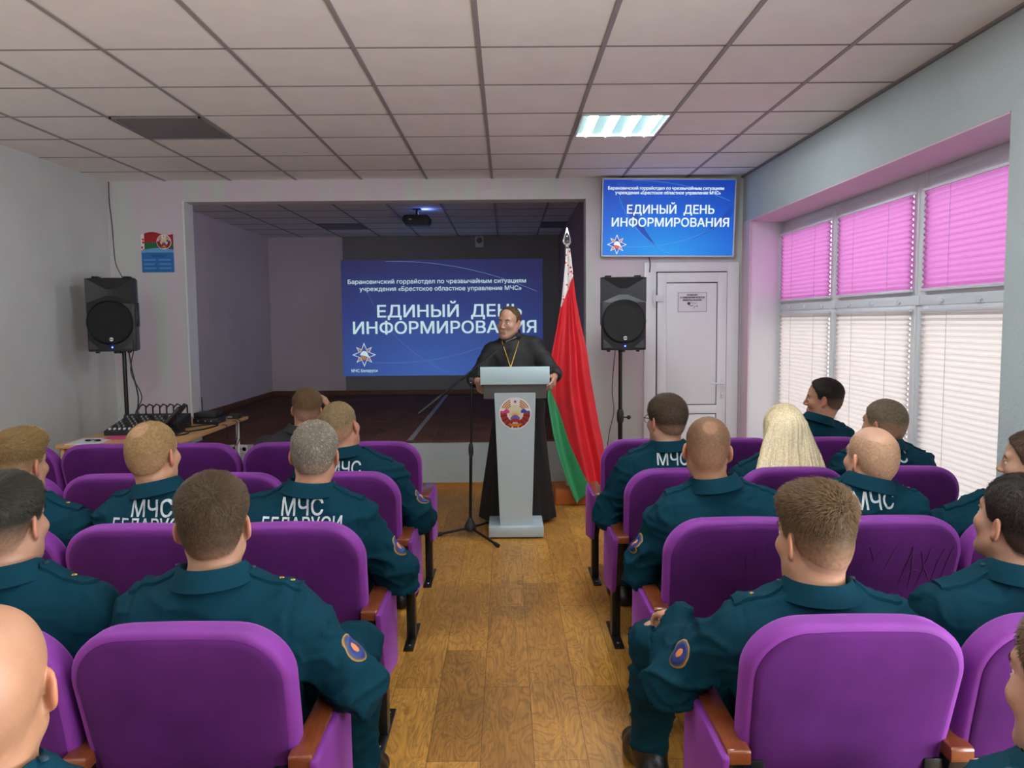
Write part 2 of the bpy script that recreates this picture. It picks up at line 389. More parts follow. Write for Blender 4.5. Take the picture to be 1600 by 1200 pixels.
def text_mesh(txt, align='CENTER'):
    """flat letters; filled by winding number, so overlapping strokes stay solid"""
    from mathutils.geometry import interpolate_bezier, delaunay_2d_cdt
    cu = bpy.data.curves.new('txt', 'FONT'); cu.body = txt; cu.size = 1.0; cu.align_x = align; cu.align_y = 'CENTER'
    o = bpy.data.objects.new('txt', cu); COL.objects.link(o)
    dg = bpy.context.evaluated_depsgraph_get(); oe = o.evaluated_get(dg); c = oe.to_curve(dg); polys = []
    for sp in c.splines:
        P = []
        if sp.type == 'BEZIER':
            bp = sp.bezier_points; n = len(bp)
            for i in range(n):
                p, q = bp[i], bp[(i + 1) % n]
                st = (p.handle_right - p.co).cross(q.co - p.co).length + (q.handle_left - q.co).cross(q.co - p.co).length
                if st < 1e-7: P.append(p.co.copy())
                else: P += [v.copy() for v in interpolate_bezier(p.co, p.handle_right, q.handle_left, q.co, 6)[:-1]]
        else: P = [Vector(q.co[:3]) for q in sp.points]
        if len(P) > 2: polys.append([Vector((v.x, v.y, 0)) for v in P])
    oe.to_curve_clear(); bpy.data.objects.remove(o); bpy.data.curves.remove(cu)
    V2 = [Vector((v.x, v.y)) for P in polys for v in P]; E2 = []; k = 0
    for P in polys: E2 += [(k + i, k + (i + 1) % len(P)) for i in range(len(P))]; k += len(P)
    co, _e, tri, *_r = delaunay_2d_cdt(V2, E2, [], 0, 1e-6)
    C2 = np.array([[v.x, v.y] for v in co]); T = np.array([list(t) for t in tri]); cen = C2[T].mean(1)
    sa = np.array([[V2[i].x, V2[i].y] for i, j in E2]); sb = np.array([[V2[j].x, V2[j].y] for i, j in E2]); wn = np.zeros(len(T))
    for p, q in zip(sa, sb):       # winding number of every triangle centre
        if p[1] == q[1]: continue
        up = (p[1] <= cen[:, 1]) & (q[1] > cen[:, 1]); dn = (p[1] > cen[:, 1]) & (q[1] <= cen[:, 1])
        lf = (q[0] - p[0]) * (cen[:, 1] - p[1]) - (cen[:, 0] - p[0]) * (q[1] - p[1]); wn += (up & (lf > 0)) * 1.0 - (dn & (lf < 0)) * 1.0
    V = [Vector((x, y, 0)) for x, y in C2]; Fs = [tuple(int(i) for i in t) for t in T[wn != 0]]
    me = bpy.data.meshes.new('letters'); me.from_pydata([tuple(v) for v in V], [], Fs)
    bm = bmesh.new(); bm.from_mesh(me); bmesh.ops.delete(bm, geom=[v for v in bm.verts if not v.link_faces], context='VERTS')
    for f_ in bm.faces:
        f_.normal_update()
        if f_.normal.z < 0: f_.normal_flip()
    bm.to_mesh(me); bm.free(); return me
def fit_text(txt, width, height, bold=0.0, **kw):
    """text mesh scaled to a width and cap height"""
    me = text_mesh(txt)
    if bold:      # heavier strokes: the outline laid over itself, shifted a little
        bm = bmesh.new(); bm.from_mesh(me); g0 = bm.verts[:] + bm.edges[:] + bm.faces[:]
        for k, (dx, dy) in enumerate(((bold, 0), (0, bold * .7), (bold, bold * .7))):
            q = bmesh.ops.duplicate(bm, geom=g0)
            for v in q['geom']:
                if isinstance(v, bmesh.types.BMVert): v.co += Vector((dx, dy, .0015 * (k + 1)))
        bm.to_mesh(me); bm.free()
    n = len(me.vertices); co = np.empty(n * 3, np.float32); me.vertices.foreach_get('co', co); co = co.reshape(-1, 3)
    mn, mx = co.min(0), co.max(0)
    cap = height / 0.73
    co[:, 0] = (co[:, 0] - (mn[0] + mx[0]) / 2) * width / (mx[0] - mn[0]); co[:, 1] *= cap
    me.vertices.foreach_set('co', co.ravel()); me.update()
    return me
def wall_text(name, txt, x, y, z, width, height, m, parent, bold=0.02, **kw):
    """flat lettering on a plane that faces the hall (-y)"""
    me = fit_text(txt, width, height, bold, **kw)
    o = link(name, me, m, parent); o.location = (x, y, z); o.rotation_euler = (PI / 2, 0, 0)
    return o

# ------------------------------------------------------------------ the setting
XL, XR, YF, YB, ZC = -3.66, 2.20, 7.28, -3.2, 2.894
YS, ZS = 12.08, 0.46          # stage back wall, stage floor
OX0, OX1, OZ = -2.96, 0.745, 2.70   # proscenium opening
G0X, G0Y = -0.12, 3.85        # ceiling grid origin
def sbox(name, x0, x1, y0, y1, z0, z1, m): return struct(MB().b2(x0, x1, y0, y1, z0, z1).build(name, m))
sbox('floor', XL, 2.75, YB, YF + 0.02, -0.1, 0.0, 'floor')
sbox('wall_left', XL - 0.15, XL, YB, YS, 0, ZC + 0.1, 'wall_grey')
sbox('wall_back', XL, 2.75, YB - 0.15, YB, 0, ZC + 0.1, 'wall_grey')
sbox('ceiling', XL - 0.1, 2.75, YB, YS + 0.1, ZC, ZC + 0.1, 'ceiling')
f = MB()
f.b2(XL, OX0, YF, YF + 0.2, 0, ZC); f.b2(OX0, OX1, YF, YF + 0.2, OZ, ZC); f.b2(OX1, 2.75, YF, YF + 0.2, 0, ZC)
struct(f.build('wall_front', 'wall_front'))
# jamb strip on the left of the opening, slightly proud plaster edge
struct(MB().b2(OX0 - 0.012, OX0 + 0.004, YF - 0.006, YF + 0.2, 0.46, OZ + 0.01).build('trim_1', 'white_plastic'))
f = MB(); f.b2(XR, 2.62, YB, -1.6, 0, ZC); f.b2(XR, 2.62, -1.6, 1.2, 2.47, ZC); f.b2(XR, 2.62, -1.6, 1.2, 0, 0.35); f.b2(XR, 2.62, 1.2, 3.44, 0, ZC)
f.b2(XR, 2.62, 3.44, 7.28, 2.47, ZC); f.b2(XR, 2.62, 3.44, 7.28, 0, 0.35)
struct(f.build('wall_right', 'wall_right'))
struct(MB().prism([(2.203, 7.08), (2.62, 7.25), (2.62, 7.285), (2.203, 7.285)], 'z', 0.0, 2.469).build('trim_10', 'door_white'))
struct(MB().b2(XR + 0.002, 2.56, 3.45, 7.2, 2.462, 2.47).build('trim_2', 'soffit'))
struct(MB().prism([(2.195, 7.06), (2.205, 7.06), (2.205, 7.279), (2.195, 7.279)], 'z', 0.0, 2.47).build('trim_3', 'soffit'))
# stage
sbox('floor_stage', XL, 0.95, YF + 0.001, YS, 0.0, ZS, 'stage_floor')
sbox('wall_stage_front', OX0 + 0.005, OX1 - 0.002, YF - 0.02, YF, 0.0, ZS - 0.012, 'wall_right')
sbox('trim_4', OX0 + 0.005, OX1 - 0.002, YF - 0.026, YF + 0.03, ZS - 0.012, ZS + 0.004, 'stage_floor')
sbox('trim_5', -0.95, -0.9, YF, 11.9, ZS, ZS + 0.004, 'grid')
f = MB(); f.b2(XL, 0.95, YS, YS + 0.15, 0, ZC); struct(f.build('wall_stage_back', 'stage_wall'))
sbox('wall_stage_left', XL - 0.001, XL + 0.012, YF + 0.2, YS, ZS, ZC, 'stage_wall')
sbox('wall_stage_right', 0.82, 0.95, YF + 0.2, YS, 0, ZC, 'stage_brown')
sbox('wall_stage_screen', -2.505, 0.815, YS - 0.008, YS, ZS + 0.02, ZC - 0.002, 'screen_paint')
f = MB(); f.b2(XL + 0.012, 0.82, YS - 0.03, YS - 0.008, ZS, ZS + 0.07); f.b2(XL + 0.012, XL + 0.035, YF + 0.2, YS - 0.03, ZS, ZS + 0.07)
struct(f.build('baseboard_stage', 'trim_dark'))
sbox('baseboard_front', OX0, OX1 + 0.45, YF - 0.036, YF - 0.02, 0, 0.065, 'trim_wood')
sbox('baseboard_left', XL, XL + 0.015, YB, YF, 0, 0.065, 'trim_wood')
# ceiling grid: runners towards the stage, cross tees
f = MB()
for i in range(-6, 6):
    x = G0X + 0.6 * i
    if XL + 0.02 < x < 2.18: f.b2(x - 0.011, x + 0.011, YB, YF, ZC - 0.005, ZC + 0.001)
    if XL + 0.05 < x < 0.8: f.b2(x - 0.011, x + 0.011, YF + 0.2, YS, ZC - 0.005, ZC + 0.001)
struct(f.build('trim_6', 'grid'))
f = MB()
for j in range(-12, 14):
    y = G0Y + 0.6 * j
    if YB < y < YF: f.b2(XL, 2.18, y - 0.006, y + 0.006, ZC - 0.003, ZC + 0.001)
    elif YF + 0.2 < y < YS: f.b2(XL + 0.012, 0.82, y - 0.006, y + 0.006, ZC - 0.003, ZC + 0.001)
struct(f.build('trim_7', 'grid_line'))
sbox('trim_8', XR - 0.02, XR, YB, YF, ZC - 0.014, ZC, 'grid_line')

# luminaires in the ceiling
def luminaire_lit():
    r = empty('ceiling_light', (0, 0, ZC))
    f = MB(); s = 0.285
    for (x0, x1, y0, y1) in ((-s, s, -s, -s + .012), (-s, s, s - .012, s), (-s, -s + .012, -s, s), (s - .012, s, -s, s)): f.b2(x0, x1, y0, y1, -0.014, -0.002)
    f.build('frame', 'white_plastic', r)
    MB().b2(-s + .01, s - .01, -s + .01, s - .01, -0.006, -0.003).build('reflector', 'diffuser', r)
    for i in range(4):
        x = -0.205 + 0.137 * i
        MB().cyl((x, -s + .02, -0.0135), (x, s - .02, -0.0135), 0.0075 * 2.0 * 0.5, n=10).b2(x - .03, x + .03, -s + .02, s - .02, -.0085, -.0065).build('tube', 'tube', r)
    return r
def cell(i, j): return (G0X + 0.6 * (i + .5), G0Y + 0.6 * (j + .5), ZC)
L1 = luminaire_lit(); L1.location = cell(1, 2)
tag(L1, 'square ceiling light panel with four glowing white tubes, lit', 'light', 'ceiling light panels')
for c, t in (((1, -3), 'lit ceiling light panel over the chairs behind the photographer, right of the aisle'),
             ((-4, -3), 'lit ceiling light panel over the chairs behind the photographer, left of the aisle'),
             ((1, -8), 'added lit ceiling light panel, unseen at the back of the hall, right of the aisle'),
             ((-4, -8), 'added lit ceiling light panel, unseen at the back of the hall, left of the aisle')):
    o = copy_tree(L1); o.location = cell(*c); o['label'] = t  # the two back-of-hall panels are unseen, added for more lamp light
def luminaire_off(c, label):
    r = empty('ceiling_light', cell(*c)); s = 0.288
    f = MB()
    for (x0, x1, y0, y1) in ((-s, s, -s, -s + .014), (-s, s, s - .014, s), (-s, -s + .014, -s, s), (s - .014, s, -s, s)): f.b2(x0, x1, y0, y1, -0.012, -0.002)
    f.build('frame', 'grid_line', r)
    MB().b2(-s + .012, s - .012, -s + .012, s - .012, -0.007, -0.003).build('diffuser', 'fixture_off', r)
    tag(r, label, 'light', 'ceiling light panels')
luminaire_off((-4, 2), 'dark grey unlit ceiling light panel over the left seats in the hall')
luminaire_off((-4, 7), 'unlit ceiling panel above the stage, front left just behind the opening')
luminaire_off((-4, 11), 'unlit ceiling panel above the stage, back left near the slide wall')
luminaire_off((1, 7), 'unlit ceiling panel above the stage, front right by the opening corner')
luminaire_off((1, 11), 'unlit ceiling panel above the stage, back right over the flag tip')

# ------------------------------------------------------------------ windows with pleated blinds
WX = 2.57
def pleats(y0, y1, z0, z1, pitch, dep, wob=0.0):
    n = int(round((z1 - z0) / pitch)) * 2; V = []; F = []
    for i in range(n + 1):
        z = z0 + (z1 - z0) * i / n; x = WX - 0.03 - (dep if i % 2 else 0)
        V += [(x, y0, z), (x, y1, z)]
    for i in range(n): F.append((2 * i, 2 * i + 1, 2 * i + 3, 2 * i + 2))
    return np_mesh('pleats', V, F, smooth=False)
ys = [7.25, 6.03, 4.80, 3.57]
for n in range(3):
    y1, y0 = ys[n], ys[n + 1]
    r = struct(empty('window_%d' % (n + 1), (WX, (y0 + y1) / 2, 0.35)))
    def part(mb, name, m): 
        o = mb.build(name, m, r); o.location = (-WX, -(y0 + y1) / 2, -0.35); return o
    f = MB()
    f.b2(WX - .01, WX + .05, y0, y0 + .045, .35, 2.47, .004); f.b2(WX - .01, WX + .05, y1 - .045, y1, .35, 2.47, .004)
    f.b2(WX - .0085, WX + .0485, y0 + .003, y1 - .003, 2.41, 2.468, .004); f.b2(WX - .0085, WX + .0485, y0 + .003, y1 - .003, .353, .42, .004); f.b2(WX - .0235, WX + .0485, y0 + .003, y1 - .003, 1.655, 1.715, .004)
    part(f, 'window_frame', 'frame_white')
    f = MB()     # opening casements
    for za, zb in ((0.42, 1.655), (1.715, 2.41)):
        f.b2(WX - .02, WX + .03, y0 + .044, y0 + .1, za - .002, zb + .002, .004); f.b2(WX - .02, WX + .03, y1 - .1, y1 - .044, za - .002, zb + .002, .004)
        f.b2(WX - .0185, WX + .0285, y0 + .05, y1 - .05, za, za + .05, .004); f.b2(WX - .0185, WX + .0285, y0 + .05, y1 - .05, zb - .06, zb, .004)
    part(f, 'casement', 'white_plastic')
    part(MB().b2(WX + .005, WX + .011, y0 + .1, y1 - .1, .47, 1.6).b2(WX + .005, WX + .011, y0 + .1, y1 - .1, 1.765, 2.35), 'pane', 'glass')
    f = MB()
    for yy in (y0 + .25, (y0 + y1) / 2, y1 - .25): f.b2(WX - .035, WX - .018, yy - .03, yy + .03, 1.67, 1.685, .003).b2(WX - .04, WX - .02, yy - .012, yy + .012, 1.66, 1.695, .002)
    part(f, 'blind_clip', 'white_plastic')
    where = ('nearest the front wall', 'in the middle', 'nearest the camera')[n]
    for nm, za, zb, mt, pit, lab in (('pink', 1.745, 2.345, 'blind_pink', .036, 'magenta pleated blind glowing over the upper pane of the window '),
                              ('cream', .40, 1.625, 'blind_cream', .034, 'cream white pleated blind over the lower pane of the window ')):
        b = empty('pleated_blind', (WX - .03, (y0 + y1) / 2, za))
        tag(b, lab + where, 'blind', 'pleated blinds on the right-hand windows')
        me = pleats(y0 + .065, y1 - .065, za, zb, pit, .017); o = link('pleated_fabric', me, mt, b); o.location = (-(WX - .03), -(y0 + y1) / 2, -za)
        for nm2, zz in (('head_rail', zb), ('bottom_rail', za)):
            o = MB().b2(WX - .052, WX - .026, y0 + .06, y1 - .06, zz - .009, zz + .009, .003).build(nm2, 'white_plastic' if nm == 'cream' or nm2 == 'head_rail' else 'frame_white', b); o.location = (-(WX - .03), -(y0 + y1) / 2, -za)
        f = MB()
        for t in (0.3, 0.72):
            yy = y0 + (y1 - y0) * t; f.cyl((WX - .046, yy, za), (WX - .046, yy, zb), .0012, n=6)
        o = f.build('cord', 'grid', b); o.location = (-(WX - .03), -(y0 + y1) / 2, -za)
sbox('trim_9', XR - 0.03, WX - 0.02, 3.44, 7.22, 0.33, 0.352, 'white_plastic')
sbox('window_4', 2.56, 2.6, -1.6, 1.2, 0.35, 2.47, 'glass')

# ------------------------------------------------------------------ door on the right of the front wall
d = struct(empty('door_1', (1.73, YF, 0)))
def dp(mb, name, m, par=None):
    o = mb.build(name, m, par or d)
    if par is None: o.location = (-1.73, -YF, 0)
    return o
f = MB(); x0, x1, zt = 1.285, 2.165, 2.11
f.b2(x0, x0 + .11, YF - .03, YF, 0, zt, .004); f.b2(x1 - .11, x1, YF - .03, YF, 0, zt, .004); f.b2(x0 + .08, x1 - .08, YF - .029, YF, zt - .085, zt, .004)
dp(f, 'door_frame', 'door_white')
dp(MB().b2(x0 + .105, x1 - .105, YF - .012, YF - .002, 0, zt - .08), 'door_shadow_gap', 'gap')
f = MB(); a, b, zt2 = 1.405, 2.05, 2.015
f.b2(a, a + .085, YF - .042, YF - .01, .02, zt2, .005); f.b2(b - .085, b, YF - .042, YF - .01, .02, zt2, .005)
f.b2(a + .08, b - .08, YF - .0415, YF - .01, zt2 - .09, zt2, .005); f.b2(a + .08, b - .08, YF - .0415, YF - .01, .70, .78, .005); f.b2(a + .08, b - .08, YF - .0415, YF - .01, .02, .12, .005)
dp(f, 'door_leaf', 'door_white')
dp(MB().b2(a + .088, b - .092, YF - .030, YF - .012, .788, zt2 - .098, .002), 'upper_panel', 'door_white')
dp(MB().b2(a + .088, b - .092, YF - .030, YF - .012, .128, .692, .002), 'lower_panel', 'door_white')
f = MB(); f.b2(2.0, 2.025, YF - .052, YF - .04, .84, 1.02, .005); f.cyl((2.012, YF - .045, .985), (2.012, YF - .09, .985), .009, n=12); f.tube([(2.014, YF - .088, .985), (1.98, YF - .092, .986), (1.90, YF - .09, .985)], .0085, 10)
f.cyl((2.012, YF - .05, .875), (2.012, YF - .06, .875), .009, n=12)
dp(f, 'door_handle', 'white_plastic')
for zz in (1.78, .3):
    dp(MB().b2(1.355, 1.46, YF - .062, YF - .04, zz - .03, zz + .03, .004).cyl((1.372, YF - .06, zz - .07), (1.372, YF - .06, zz + .07), .011, n=12), 'hinge', 'white_plastic')
s = empty('warning_notice', (1.73, YF - .032, 1.742))
tag(s, 'white paper notice with a camera drawing taped on the white door', 'sign')
MB().b2(-.14, .14, -.002, 0, -.094, .094).build('sheet', 'paper', s)
f = MB()
for (u0, u1, v0, v1) in ((-.134, .134, .086, .089), (-.134, .134, -.089, -.086), (-.134, -.131, -.089, .089), (.131, .134, -.089, .089)): f.b2(u0, u1, -.0028, -.002, v0, v1)
f.build('border', 'ink', s)
wall_text('lettering', 'ВНИМАНИЕ!', 0, -.003, .066, .10, .014, 'ink', s)
wall_text('lettering', 'В ПОМЕЩЕНИИ ВЕДЕТСЯ', 0, -.003, .042, .225, .014, 'ink', s)
wall_text('lettering', 'ВИДЕОНАБЛЮДЕНИЕ', 0, -.003, .018, .175, .014, 'ink', s)
f = MB(); f.lathe([(.014, -.001), (.014, .001)], (-.032, -.003, -.012), 16, Matrix.Rotation(PI / 2, 3, 'X'))
f.tube([(-.026, -.003, -.026), (-.016, -.003, -.036), (0, -.003, -.034), (.008, -.003, -.027)], .003, 6)
f.tube([(.014, -.003, -.04), (.015, -.003, -.06)], .002, 6); f.tube([(.018, -.003, -.04), (.04, -.003, -.038), (.044, -.003, -.028), (.05, -.003, -.046)], .002, 6)
f.tube([(-.014, -.003, -.004), (.04, -.003, -.014)], .0015, 6)
f.build('camera_drawing', 'ink', s)

# ------------------------------------------------------------------ slides: television and projected picture
def star_emblem(par, cx, cz, R, y, pre, label=True):
    st = empty('star_emblem', (cx, y, cz)); st.parent = par
    def poly(pts, d, m, name): return MB().prism(pts, 'y', -d - .0006, -d).build(name, m, st)
    def star(n, ro, ri, a0): return [((ro if i % 2 == 0 else ri) * math.sin(a0 + PI * i / n), (ro if i % 2 == 0 else ri) * math.cos(a0 + PI * i / n)) for i in range(2 * n)]
    poly(star(4, R * .92, R * .34, PI / 4), .0002, pre + '_text', 'diagonal_star')
    poly(star(4, R * .80, R * .30, PI / 4), .001, pre + '_orange', 'orange_star')
    poly(star(4, R, R * .40, 0), .0018, pre + '_text', 'white_star')
    poly(star(4, R * .84, R * .36, 0), .0026, pre + '_blue', 'blue_star')
    hm = [(-.34, -.02), (-.26, .18), (-.08, .32), (.12, .3), (.28, .16), (.34, -.04), (.46, -.18), (.3, -.2), (.1, -.1)]
    poly([(u * R, v * R) for u, v in hm], .0034, pre + '_text', 'helmet')
    fl = [(-.3, -.06), (.08, -.12), (.26, -.24), (0, -.46), (-.2, -.3)]
    poly([(u * R, v * R) for u, v in fl], .0034, 'tv_redorange' if pre == 'tv' else 'pj_orange', 'flame')
    return st
def arc_pts(p0, p1, p2, n=24):
    return [((1 - t) ** 2 * p0[0] + 2 * t * (1 - t) * p1[0] + t * t * p2[0], (1 - t) ** 2 * p0[1] + 2 * t * (1 - t) * p1[1] + t * t * p2[1]) for t in [i / n for i in range(n + 1)]]
def slide(par, W, H, y, pre, tl, tb):
    """lettering and lines of the slide; u,v in 0..1 from the lower left"""
    X = lambda u: (u - .5) * W
    Z = lambda v: (v - .5) * H
    def curve(p0, p1, p2, nm, wd):
        q = [(X(a), Z(b)) for a, b in arc_pts(p0, p1, p2)]
        f = MB(); 
        pts = q + [(a + wd * .3, b + wd) for a, b in reversed(q)]
        f.prism(pts, 'y', y - .0012, y - .0004); return f.build(nm, pre + '_line', par)
    cw = .003 if pre == 'tv' else .0014
    curve((.12, .78), (.2, .3), (.52, .02), 'light_curve', W * cw)
    curve((.12, .12), (.6, .05), (.98, .5), 'light_curve', W * cw)
    curve((.22, .985), (.6, 1.0), (.97, .72), 'light_curve', W * .002)
    if pre == 'tv':
        sw = arc_pts((.105, .97), (.2, .35), (.42, .11)) + arc_pts((.42, .11), (.24, .5), (.16, .97))
        MB().prism([(X(a), Z(b)) for a, b in sw], 'y', y - .0004, y).build('dark_swoosh', 'tv_swoosh', par)
        sw = arc_pts((.68, .22), (.88, .36), (.985, .72)) + arc_pts((.985, .55), (.9, .36), (.68, .22))
        MB().prism([(X(a), Z(b)) for a, b in sw], 'y', y - .0004, y).build('dark_swoosh', 'tv_swoosh', par)
    for (txt, u, v, wd, ht, bd) in tl:
        wall_text('slide_lettering', txt, X(u), y - .004, Z(v), wd * W, ht * H, pre + '_text', par, bold=bd)
    star_emblem(par, X(tb[0]), Z(tb[1]), tb[2] * H, y - .002, pre)
T1 = 'Барановичский горрайотдел по чрезвычайным ситуациям'
T2 = 'учреждения «Брестское областное управление МЧС»'
W_, H_ = 1.225, .705
tv = empty('television', (1.493, YF - .055, 2.512)); tv.rotation_euler = (math.radians(3), math.radians(.6), 0)
tag(tv, 'wide flat television above the door showing a blue slide', 'television')
MB().b2(-W_ / 2, W_ / 2, -.022, .03, -H_ / 2, H_ / 2, .006).build('casing', 'black_plastic', tv)
f = MB(); b = .012
for (u0, u1, v0, v1) in ((-W_ / 2, W_ / 2, H_ / 2 - b, H_ / 2), (-W_ / 2, W_ / 2, -H_ / 2, -H_ / 2 + b), (-W_ / 2, -W_ / 2 + b, -H_ / 2, H_ / 2), (W_ / 2 - b, W_ / 2, -H_ / 2, H_ / 2)): f.b2(u0, u1, -.028, -.02, v0, v1, .001)
f.build('bezel', 'frame_white', tv)
sw, sh = W_ - 2 * b, H_ - 2 * b
MB().b2(-sw / 2, sw / 2, -.024, -.021, -sh / 2, sh / 2).build('screen', 'tv_field', tv)
MB().b2(-.15, .15, .03, .05, -.1, .1).build('wall_mount', 'black_metal', tv)
slide(tv, sw, sh, -.0245, 'tv', [(T1, .475, .885, .88, .042, .02), (T2, .49, .825, .80, .042, .02), ('ЕДИНЫЙ  ДЕНЬ', .515, .60, .665, .115, .03), ('ИНФОРМИРОВАНИЯ', .515, .43, .895, .115, .03)], (.11, .145, .135))
pj = empty('projected_slide', (-.985, YS - .01, 1.645))
tag(pj, 'blue slide projected on the grey back wall of the stage', 'projection')
PW, PH = 3.1, 1.785
MB().b2(-PW / 2, PW / 2, -.004, 0, -PH / 2, PH / 2).build('blue_field', 'pj_field', pj)
slide(pj, PW, PH, -.0045, 'pj', [(T1, .475, .812, .885, .037, .015), (T2, .492, .75, .805, .037, .015), ('ЕДИНЫЙ  ДЕНЬ', .535, .55, .72, .105, .03), ('ИНФОРМИРОВАНИЯ', .51, .408, .915, .105, .03), ('МЧС Беларуси', .105, .045, .13, .026, .015)], (.105, .185, .105))
wd = empty('wall_speaker', (-.40, YS - .035, 2.80)); tag(wd, 'small white wall box above the projected slide near the ceiling', 'alarm')
MB().b2(-.065, .065, -.03, .03, -.085, .085, .008).build('housing', 'white_plastic', wd)
MB().lathe([(.045, 0), (.045, .004), (.02, .006)], (0, -.03, .02), 20, Matrix.Rotation(PI / 2, 3, 'X')).build('grille', 'grid_line', wd)

# projector hung over the stage
p = empty('projector', (-1.03, 9.2, ZC)); tag(p, 'black projector hanging from the ceiling above the stage', 'projector')
f = MB(); f.prism([(-.155, -.02), (-.13, -.055), (.13, -.055), (.155, -.02), (.155, .03), (.13, .055), (-.13, .055), (-.155, .03)], 'y', -.13, .13, .006)
o = f.build('housing', 'black_plastic', p); o.location = (0, 0, -.135)
MB().cyl((0, 0, -.08), (0, 0, -.005), .016, n=16).b2(-.05, .05, -.05, .05, -.008, 0).b2(-.09, .09, -.03, .03, -.085, -.075).build('ceiling_mount', 'black_metal', p)
MB().lathe([(.034, 0), (.034, .012), (.026, .016), (.024, .008)], (.07, .13, -.135), 20, Matrix.Rotation(-PI / 2, 3, 'X')).build('lens_ring', 'lens', p)
MB().b2(.055, .115, -.136, -.129, -.165, -.115, .004).build('vent', 'gap', p)
MB().b2(-.085, -.05, -.133, -.129, -.14, -.125).build('badge', 'steel', p)
l = bpy.data.lights.new('projector_glow', 'POINT'); l.energy = 0.7; l.color = (.15, .25, 1); l.shadow_soft_size = .01
lo = bpy.data.objects.new('projector_glow', l); COL.objects.link(lo); lo.location = (-.93, 9.22, 2.85)

# poster on the left of the opening
def ring_sector(r0, r1, a0, a1, n=14, cx=0, cz=0):
    A = [math.radians(a0 + (a1 - a0) * i / n) for i in range(n + 1)]
    return [(cx + r0 * math.sin(t), cz + r0 * math.cos(t)) for t in A] + [(cx + r1 * math.sin(t), cz + r1 * math.cos(t)) for t in reversed(A)]
def disc(r, cx=0, cz=0, n=36, sx=1): return [(cx + sx * r * math.sin(2 * PI * i / n), cz + r * math.cos(2 * PI * i / n)) for i in range(n)]
def coat_of_arms(par, x, y, z, R, name='round_emblem'):
    e = empty(name, (x, y, z)); e.parent = par
    def poly(polys, d, m, nm):
        f = MB()
        for q in polys: f.prism([(u * R, v * R) for u, v in q], 'y', -d * R * .02 - .0006, -d * R * .02 + .0002)
        return f.build(nm, m, e)
    poly([disc(1)], 0, 'white', 'white_disc')
    for s in (-1, 1):
        wh = []
        for r0, a, b2 in ((.9, 20, 68), (.79, 22, 66), (.68, 26, 64), (.57, 30, 60)): wh.append(ring_sector(r0 - .07, r0, s * a, s * b2))
        poly(wh, 1, 'e_gold', 'wheat_ear'); poly([ring_sector(.52, .92, s * 80, s * 165)], 1, 'e_red', 'ribbon')
    dk = []
    for s in (-1, 1):
        for a in (98, 118, 138, 156): dk.append(ring_sector(.5, .93, s * a, s * (a + 6), 3))
    poly(dk, 2, 'e_dark', 'ribbon_band')
    poly([disc(.1, -.62 + .09 * i, .12 + .07 * (i % 2), 12) for i in range(3)] + [disc(.09, -.78, .08, 12)], 3, 'e_pink', 'clover_flower')
    poly([disc(.1, .62 - .09 * i, .12 + .07 * (i % 2), 12) for i in range(3)] + [disc(.09, .78, .08, 12)], 3, 'e_blue', 'flax_flower')
    poly([disc(.5, 0, .05, 30, .82)], 2, 'e_cream', 'centre_field')
    rays = []
    for i in range(9):
        a = math.radians(-60 + 15 * i); c_, s_ = math.cos(a), math.sin(a); L = .5 - .06 * abs(i - 4) / 4
        rays.append([(.12 * s_ - .018 * c_, -.22 + .12 * c_ + .018 * s_), (L * s_ * .95, -.22 + L * c_), (.12 * s_ + .018 * c_, -.22 + .12 * c_ - .018 * s_)])
    poly(rays, 3, 'e_sun', 'sun_ray')
    poly([[(.3 * math.cos(t), -.36 + .26 * math.sin(t)) for t in [PI * i / 16 for i in range(17)]]], 4, 'e_violet', 'globe')
    poly([[(.36 * math.cos(t), -.52 + .2 * math.sin(t)) for t in [PI * i / 16 for i in range(17)]]], 5, 'e_red', 'red_knot')
    poly([[(-.42, -.62), (.42, -.62), (.3, -.78), (-.3, -.78)]], 5, 'e_gold', 'ribbon_scroll')
    poly([[(-.16, -.78), (.16, -.78), (.1, -.9), (0, -.84), (-.1, -.9)]], 6, 'e_red', 'knot_tail')
    poly([[((.12 if i % 2 == 0 else .05) * math.sin(PI * i / 5), .74 + (.12 if i % 2 == 0 else .05) * math.cos(PI * i / 5)) for i in range(10)]], 4, 'e_star', 'red_star')
    return e
ps = empty('wall_poster', (-3.217, YF - .002, 2.25)); tag(ps, 'blue information poster with a red and green flag on the front wall', 'poster')
MB().b2(-.148, .148, -.002, 0, -.19, .02).build('blue_sheet', 'p_blue', ps)
f = MB()
f.prism([(-.118, .02)] + [(-.118 + .266 * i / 12, .165 + .016 * math.sin(i / 12 * 6.0)) for i in range(13)] + [(.148, .02)], 'y', -.0022, 0); f.build('red_field', 'p_red', ps)
MB().prism([(-.118, .022)] + [(-.118 + .266 * i / 12, .075 + .014 * math.sin(i / 12 * 6.0)) for i in range(13)] + [(.148, .03)], 'y', -.0028, -.0018).build('green_field', 'p_green', ps)
MB().prism([(-.15, .008), (-.15, .158), (-.118, .166), (-.118, .02)], 'y', -.0024, 0).build('ornament_strip', 'ornament', ps)
MB().prism([(-.148, -.01)] + [(-.148 + .296 * i / 12, .012 + .022 * math.sin(i / 12 * 3.0)) for i in range(13)] + [(.148, -.01)], 'y', -.0032, -.002).build('sky_band', 'p_sky', ps)
f = MB()
for z, a, b2 in ((-.012, -.11, .12), (-.034, -.07, .09), (-.046, -.05, .06)): f.b2(a, b2, -.0028, -.002, z - .003, z + .003)
for k in range(3):
    z = -.075 - .038 * k; f.b2(-.135, -.01, -.0028, -.002, z - .0185, z - .0155); f.b2(.005, .135, -.0028, -.002, z - .0185, z - .0155)
f.build('heading_bar', 'p_navy', ps)
f = MB()
